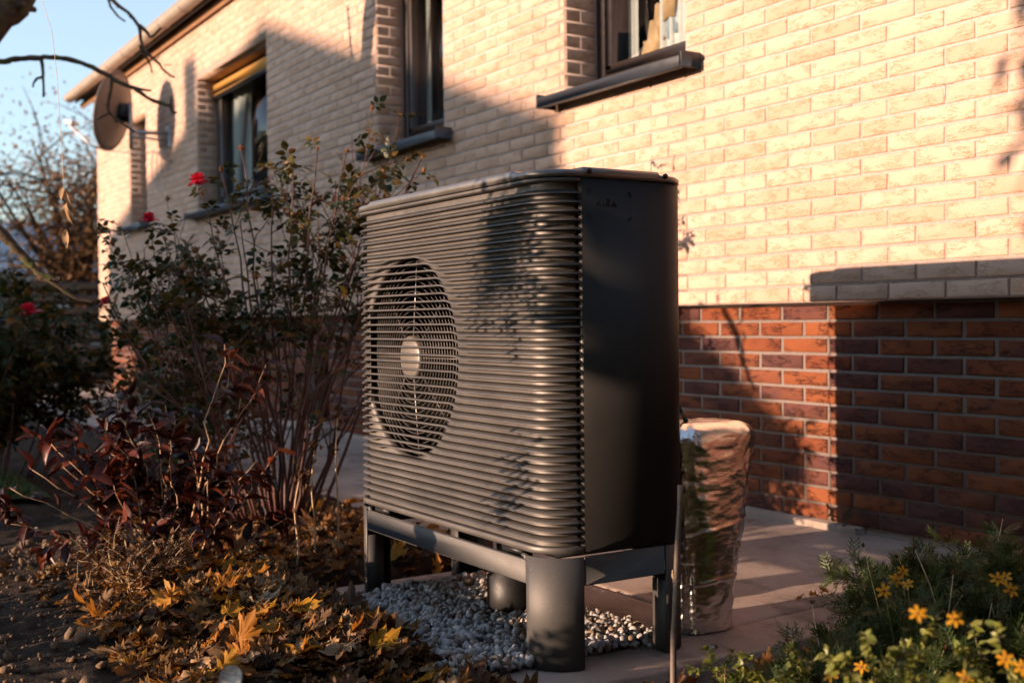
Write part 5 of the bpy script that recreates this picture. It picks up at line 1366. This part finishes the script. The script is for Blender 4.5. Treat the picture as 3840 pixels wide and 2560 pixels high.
# ================================================================== neighbour across the garden (its roof shades the wall)
DN = 20.0
def nb(xw, zw): return (xw-SX*DN, zw+SZ*DN)
nh = root('neighbour_house', (-13.4, -24, 0), 'rendered gabled house standing across the garden', 'house')
pl, pa, pr = nb(-15.15, 2.02), nb(-9.55, 3.44), nb(-5.1, 1.98)
wl, wr = pl[0]+.75, pr[0]-.35
def zroof(x): return pl[1]+(pa[1]-pl[1])*(x-pl[0])/(pa[0]-pl[0]) if x < pa[0] else pr[1]+(pa[1]-pr[1])*(x-pr[0])/(pa[0]-pr[0])
prof = [(wl, 0), (wr, 0), (wr, zroof(wr)-.15), (pa[0], pa[1]-.15), (wl, zroof(wl)-.15)]
V = [(x, -DN-.3, z) for x, z in prof]+[(x-SX*9.6, -DN-9, z) for x, z in prof]
link('wall', fast_mesh('wall', V, [(0, 1, 2, 3, 4), (9, 8, 7, 6, 5)]+[(i, 5+i, 5+(i+1) % 5, (i+1) % 5) for i in range(5)], M['render']), nh)
V = []
for y in (-DN, -DN-9.3):
    for (x, z) in (pl, pa, pr): x += SX*1.06*(y+DN); V += [(x, y, z), (x, y, z-.14)]
Fc = [(0, 2, 8, 6), (2, 4, 10, 8), (1, 7, 9, 3), (3, 9, 11, 5), (0, 1, 3, 2), (2, 3, 5, 4), (6, 8, 9, 7), (8, 10, 11, 9), (0, 6, 7, 1), (4, 5, 11, 10)]
link('roof', fast_mesh('roof', V, Fc, M['tile']), nh)
mb = MB(); mb.box((pa[0]-1.9, -DN-.29, 2.4), (1.2, .05, 1.3)); mb.build('window', M['glass'], nh)
mb = MB(); mb.box((pa[0]+1.6, -DN-.29, 2.4), (1.2, .05, 1.3)); mb.build('window', M['glass'], nh)
mb = MB(); mb.box(nb(-11.75, 2.75)[0:1]+(-DN-.6, nb(-11.75, 3.1)[1]), (.34, .34, 1.0)); mb.build('chimney', M['rbrick'], nh)
# evergreen between: shades the wall behind the pump
DE = 12.0
ev = root('evergreen_tree', (-4.6-SX*DE, -DE, 0), 'dense evergreen garden tree standing in front of the neighbour house', 'tree')
rnd = random.Random(77); ls = []
def ev_top(xw):
    pts = [(-6.4, 2.0), (-5.40, 1.88), (-5.1, 1.62), (-4.33, .86), (-3.72, .42), (-3.6, .30)]
    for (a, b), (c, d) in zip(pts, pts[1:]):
        if a <= xw <= c: return b+(d-b)*(xw-a)/(c-a)
    return 0
while len(ls) < 5200:
    xw = rnd.uniform(-6.3, -3.6); top = ev_top(xw); bot = .30 if xw > -4.4 else .05
    if top-bot < .02: continue
    zw = rnd.uniform(bot, top); dy = rnd.uniform(-.5, .5)
    p = Vector((xw-SX*(DE+dy), -(DE+dy), zw+SZ*(DE+dy)))
    ls.append(frame_from((rnd.gauss(0, 1), rnd.gauss(0, .5), rnd.gauss(0, 1)), (rnd.gauss(0, .5), rnd.gauss(1, .5), rnd.gauss(0, .5)), rnd.uniform(.10, .16), p))
put_leaves(ls, 'oval', 'hleaf', ev, name='foliage_spray', cap=0, rest='crown')
mb = MB(); mb.tube([(-5.2-SX*DE, -DE, -.1), (-5.2-SX*DE, -DE, 1.6), (-5.1-SX*DE, -DE, 3.2)], [.16, .13, .05], 10); mb.build('trunk', M['bark'], ev, True)
# unseen tree, enlarged to shade the right wall and block south sky
DT = 8.5
bt = root('unseen_shade_tree', (-1.9, -DT, 0), 'broad leafy tree out of view, enlarged to cut sky light', 'tree')
rnd = random.Random(78); ls = []
while len(ls) < 9000:
    xw = rnd.uniform(-2.3, 5.0); lo = .72+.12*math.sin(xw*7)+(.6 if -1.35 < xw < -.3 else 0)
    if xw < -1.95 and rnd.random() < .82: continue
    zw = rnd.uniform(lo, 8.5); dy = rnd.uniform(-.8, .8)
    p = Vector((xw-SX*(DT+dy), -(DT+dy), zw+SZ*(DT+dy)))
    ls.append(frame_from((rnd.gauss(0, 1), rnd.gauss(0, .5), rnd.gauss(0, 1)), (rnd.gauss(0, .5), rnd.gauss(1, .5), rnd.gauss(0, .5)), rnd.uniform(.18, .28), p))
for i in range(3200):
    xw = rnd.uniform(-6.0, -1.9); zw = rnd.uniform(4.6, 9.0); dy = rnd.uniform(-.9, .9); p = Vector((xw-SX*(DT+dy), -(DT+dy), zw+SZ*(DT+dy)))
    ls.append(frame_from((rnd.gauss(0, 1), rnd.gauss(0, .5), rnd.gauss(0, 1)), (rnd.gauss(0, .5), rnd.gauss(1, .5), rnd.gauss(0, .5)), rnd.uniform(.2, .3), p))
for i in range(170):
    xw = rnd.uniform(-1.85, -1.3); zw = rnd.uniform(-.05, .7); dy = rnd.uniform(-.4, .4); p = Vector((xw-SX*(DT+dy), -(DT+dy), zw+SZ*(DT+dy)))
    ls.append(frame_from((rnd.gauss(0, 1), rnd.gauss(0, .5), rnd.gauss(0, 1)), (rnd.gauss(0, .5), rnd.gauss(1, .5), rnd.gauss(0, .5)), rnd.uniform(.12, .2), p))
put_leaves(ls, 'oval', 'hleaf', bt, cap=0, rest='crown')
mb = MB(); mb.tube([(-1.2, -DT, -.1), (-1.2, -DT, 1.6), (-1.0, -DT, 7.5)], [.26, .22, .08], 10); mb.build('trunk', M['bark'], bt, True)
shed = root('blocker_shed', (2.6, -3.4, 0), 'dark timber shed added beside the viewer to block light', 'shed')  # unseen shed added to cut ambient light from the east
for k in range(32):
    mb = MB(); mb.box((1.10, -6.4+k*.19, 1.55), (.03, .18, 3.1)); mb.build('board', M['frame'], shed)
mb = MB(); mb.box((2.65, -3.45, 1.5), (3.0, 6.0, 3.0)); mb.build('wall', M['frame'], shed)
mb = MB(); mb.box((2.6, -3.45, 3.18), (3.6, 6.6, .12)); mb.build('roof', M['tile'], shed)
he = root('blocker_hedge_east', (4.2, -5, 0), 'tall hedge added behind the viewer to block eastern sky', 'hedge'); ls = []  # unseen hedge added to block sky light from the east
for i in range(5200):
    p = Vector((4.2+rnd.gauss(0, .25), rnd.uniform(-12, 6), rnd.uniform(0, 4.2))); ls.append(frame_from((rnd.gauss(0, 1), rnd.gauss(0, 1), rnd.gauss(0, 1)), (1, rnd.gauss(0, .5), rnd.gauss(0, .5)), rnd.uniform(.2, .32), p))
put_leaves(ls, 'oval', 'hleaf', he, cap=0, rest='foliage')
mb = MB()
for k in range(9): mb.tube([(4.2, -11.5+k*2.1, -.1), (4.25, -11.4+k*2.1, 3.6)], [.05, .02], 6)
mb.build('stem', M['bark'], he, True)
hw = root('blocker_hedge_west', (-34, -18, 0), 'tall dark hedge added on the west side to darken reflections', 'hedge'); ls = []  # unseen hedge added to darken west reflections and ambient light
for i in range(6000):
    p = Vector((-34+rnd.gauss(0, .4), rnd.uniform(-38, -6), rnd.uniform(0, 7))); ls.append(frame_from((rnd.gauss(0, 1), rnd.gauss(0, 1), rnd.gauss(0, 1)), (1, rnd.gauss(0, .5), rnd.gauss(0, .5)), rnd.uniform(.3, .5), p))
put_leaves(ls, 'oval', 'hleaf', hw, cap=0, rest='foliage')
mb = MB()
for k in range(12): mb.tube([(-34, -37+k*2.7, -.1), (-34, -37+k*2.7, 6)], [.08, .02], 6)
mb.build('stem', M['bark'], hw, True)
# ================================================================== background at the left
def bg_tree(loc, label, h, rad, n, seed, mat, size, stems=7):
    rt = root('bronze_tree', loc, label, 'tree', 'trees beyond the lawn'); rnd = random.Random(seed); mb = MB(); L0 = Vector(loc)
    mb.tube([L0, L0+Vector((0, 0, h*.3))], [.14, .11], 8); ends = []
    for s_ in range(stems):
        a = rnd.uniform(0, 6.28); pts = grow(L0+Vector((0, 0, h*.25)), (math.cos(a)*rad*.5, math.sin(a)*rad*.5, h*.45), h*rnd.uniform(.6, .8), 8, .13, .0, rnd); mb.tube(pts, taper(9, .07, .012), 5); ends += pts[2:]
        for q in range(9):
            i = rnd.randint(2, 7); tw = grow(pts[i], Vector((rnd.gauss(0, 1), rnd.gauss(0, 1), rnd.gauss(.3, .6))), rad*rnd.uniform(.4, .8), 5, .2, 0, rnd); mb.tube(tw, taper(6, .02, .005), 4); ends += tw
    mb.build('trunk', M['bark'], rt, True); ls = []
    for i in range(n):
        b = rnd.choice(ends); p = b+Vector((rnd.gauss(0, 1), rnd.gauss(0, 1), rnd.gauss(0, 1)))*rad*.13
        ls.append(frame_from((rnd.gauss(0, 1), rnd.gauss(0, 1), rnd.gauss(0, 1)), (rnd.gauss(0, 1), rnd.gauss(0, 1), 1), size*rnd.uniform(.6, 1.2), p))
    put_leaves(ls, 'oval', mat, rt, cap=0, rest='crown'); return rt
bg_tree((-22.5, 1.2, 0), 'bronze leaved tree just past the corner of the brick house', 4.6, 2.6, 8500, 61, 'bronze', .075, 24)
bg_tree((-24, -2.6, 0), 'bronze leaved tree at the edge of the picture beyond the lawn', 4.4, 2.6, 8000, 62, 'bronze', .075, 24)
bg_tree((-27, 4.5, 0), 'taller bronze tree rising behind the gutter end', 5.4, 3.0, 6000, 63, 'bronze', .085, 20)
fb = root('far_building', (-40, 2, 0), 'low pale building with a grey blue roof beyond the trees', 'building')
mb = MB(); mb.box((-42, 3, 1.3), (8, 26, 2.6)); mb.build('wall', M['render'], fb)
mb = MB(); mb.add([(-37.6, -10.5, 2.5), (-37.6, 16.5, 2.5), (-42, 16.5, 4.4), (-42, -10.5, 4.4), (-46.4, 16.5, 2.5), (-46.4, -10.5, 2.5)], [(0, 1, 2, 3), (3, 2, 4, 5), (0, 3, 5), (1, 4, 2)]); M['bluegrey'] = simple('grey_roof_sheet', (0.26, 0.29, 0.32), .6, 0, .1, 2); mb.build('roof', M['bluegrey'], fb)
fe = root('board_fence', (-17, -4, 0), 'dark board fence with a top rail across the far lawn', 'fence')
for k in range(7):
    y = -8+k*2.2; mb = MB(); mb.box((-18.5, y, .8), (.10, .10, 1.6)); mb.build('post', M['frame'], fe)
for k in range(8):
    mb = MB(); mb.box((-18.42, -1.4, .15+k*.19), (.03, 13.2, .15)); mb.build('board', M['frame'], fe)
hg = root('far_hedge', (-30, 0, 0), 'dark leafy hedge beyond the fence', 'hedge'); rnd = random.Random(9); ls = []
for i in range(4200):
    p = Vector((-31+rnd.gauss(0, .6), rnd.uniform(-14, 9), rnd.uniform(0, 1.9)+.3*math.sin(i))); ls.append(frame_from((rnd.gauss(0, 1), rnd.gauss(0, 1), rnd.gauss(0, 1)), (1, rnd.gauss(0, 1), rnd.gauss(0, 1)), rnd.uniform(.18, .32), p))
put_leaves(ls, 'oval', 'hleaf', hg, cap=0, rest='foliage')
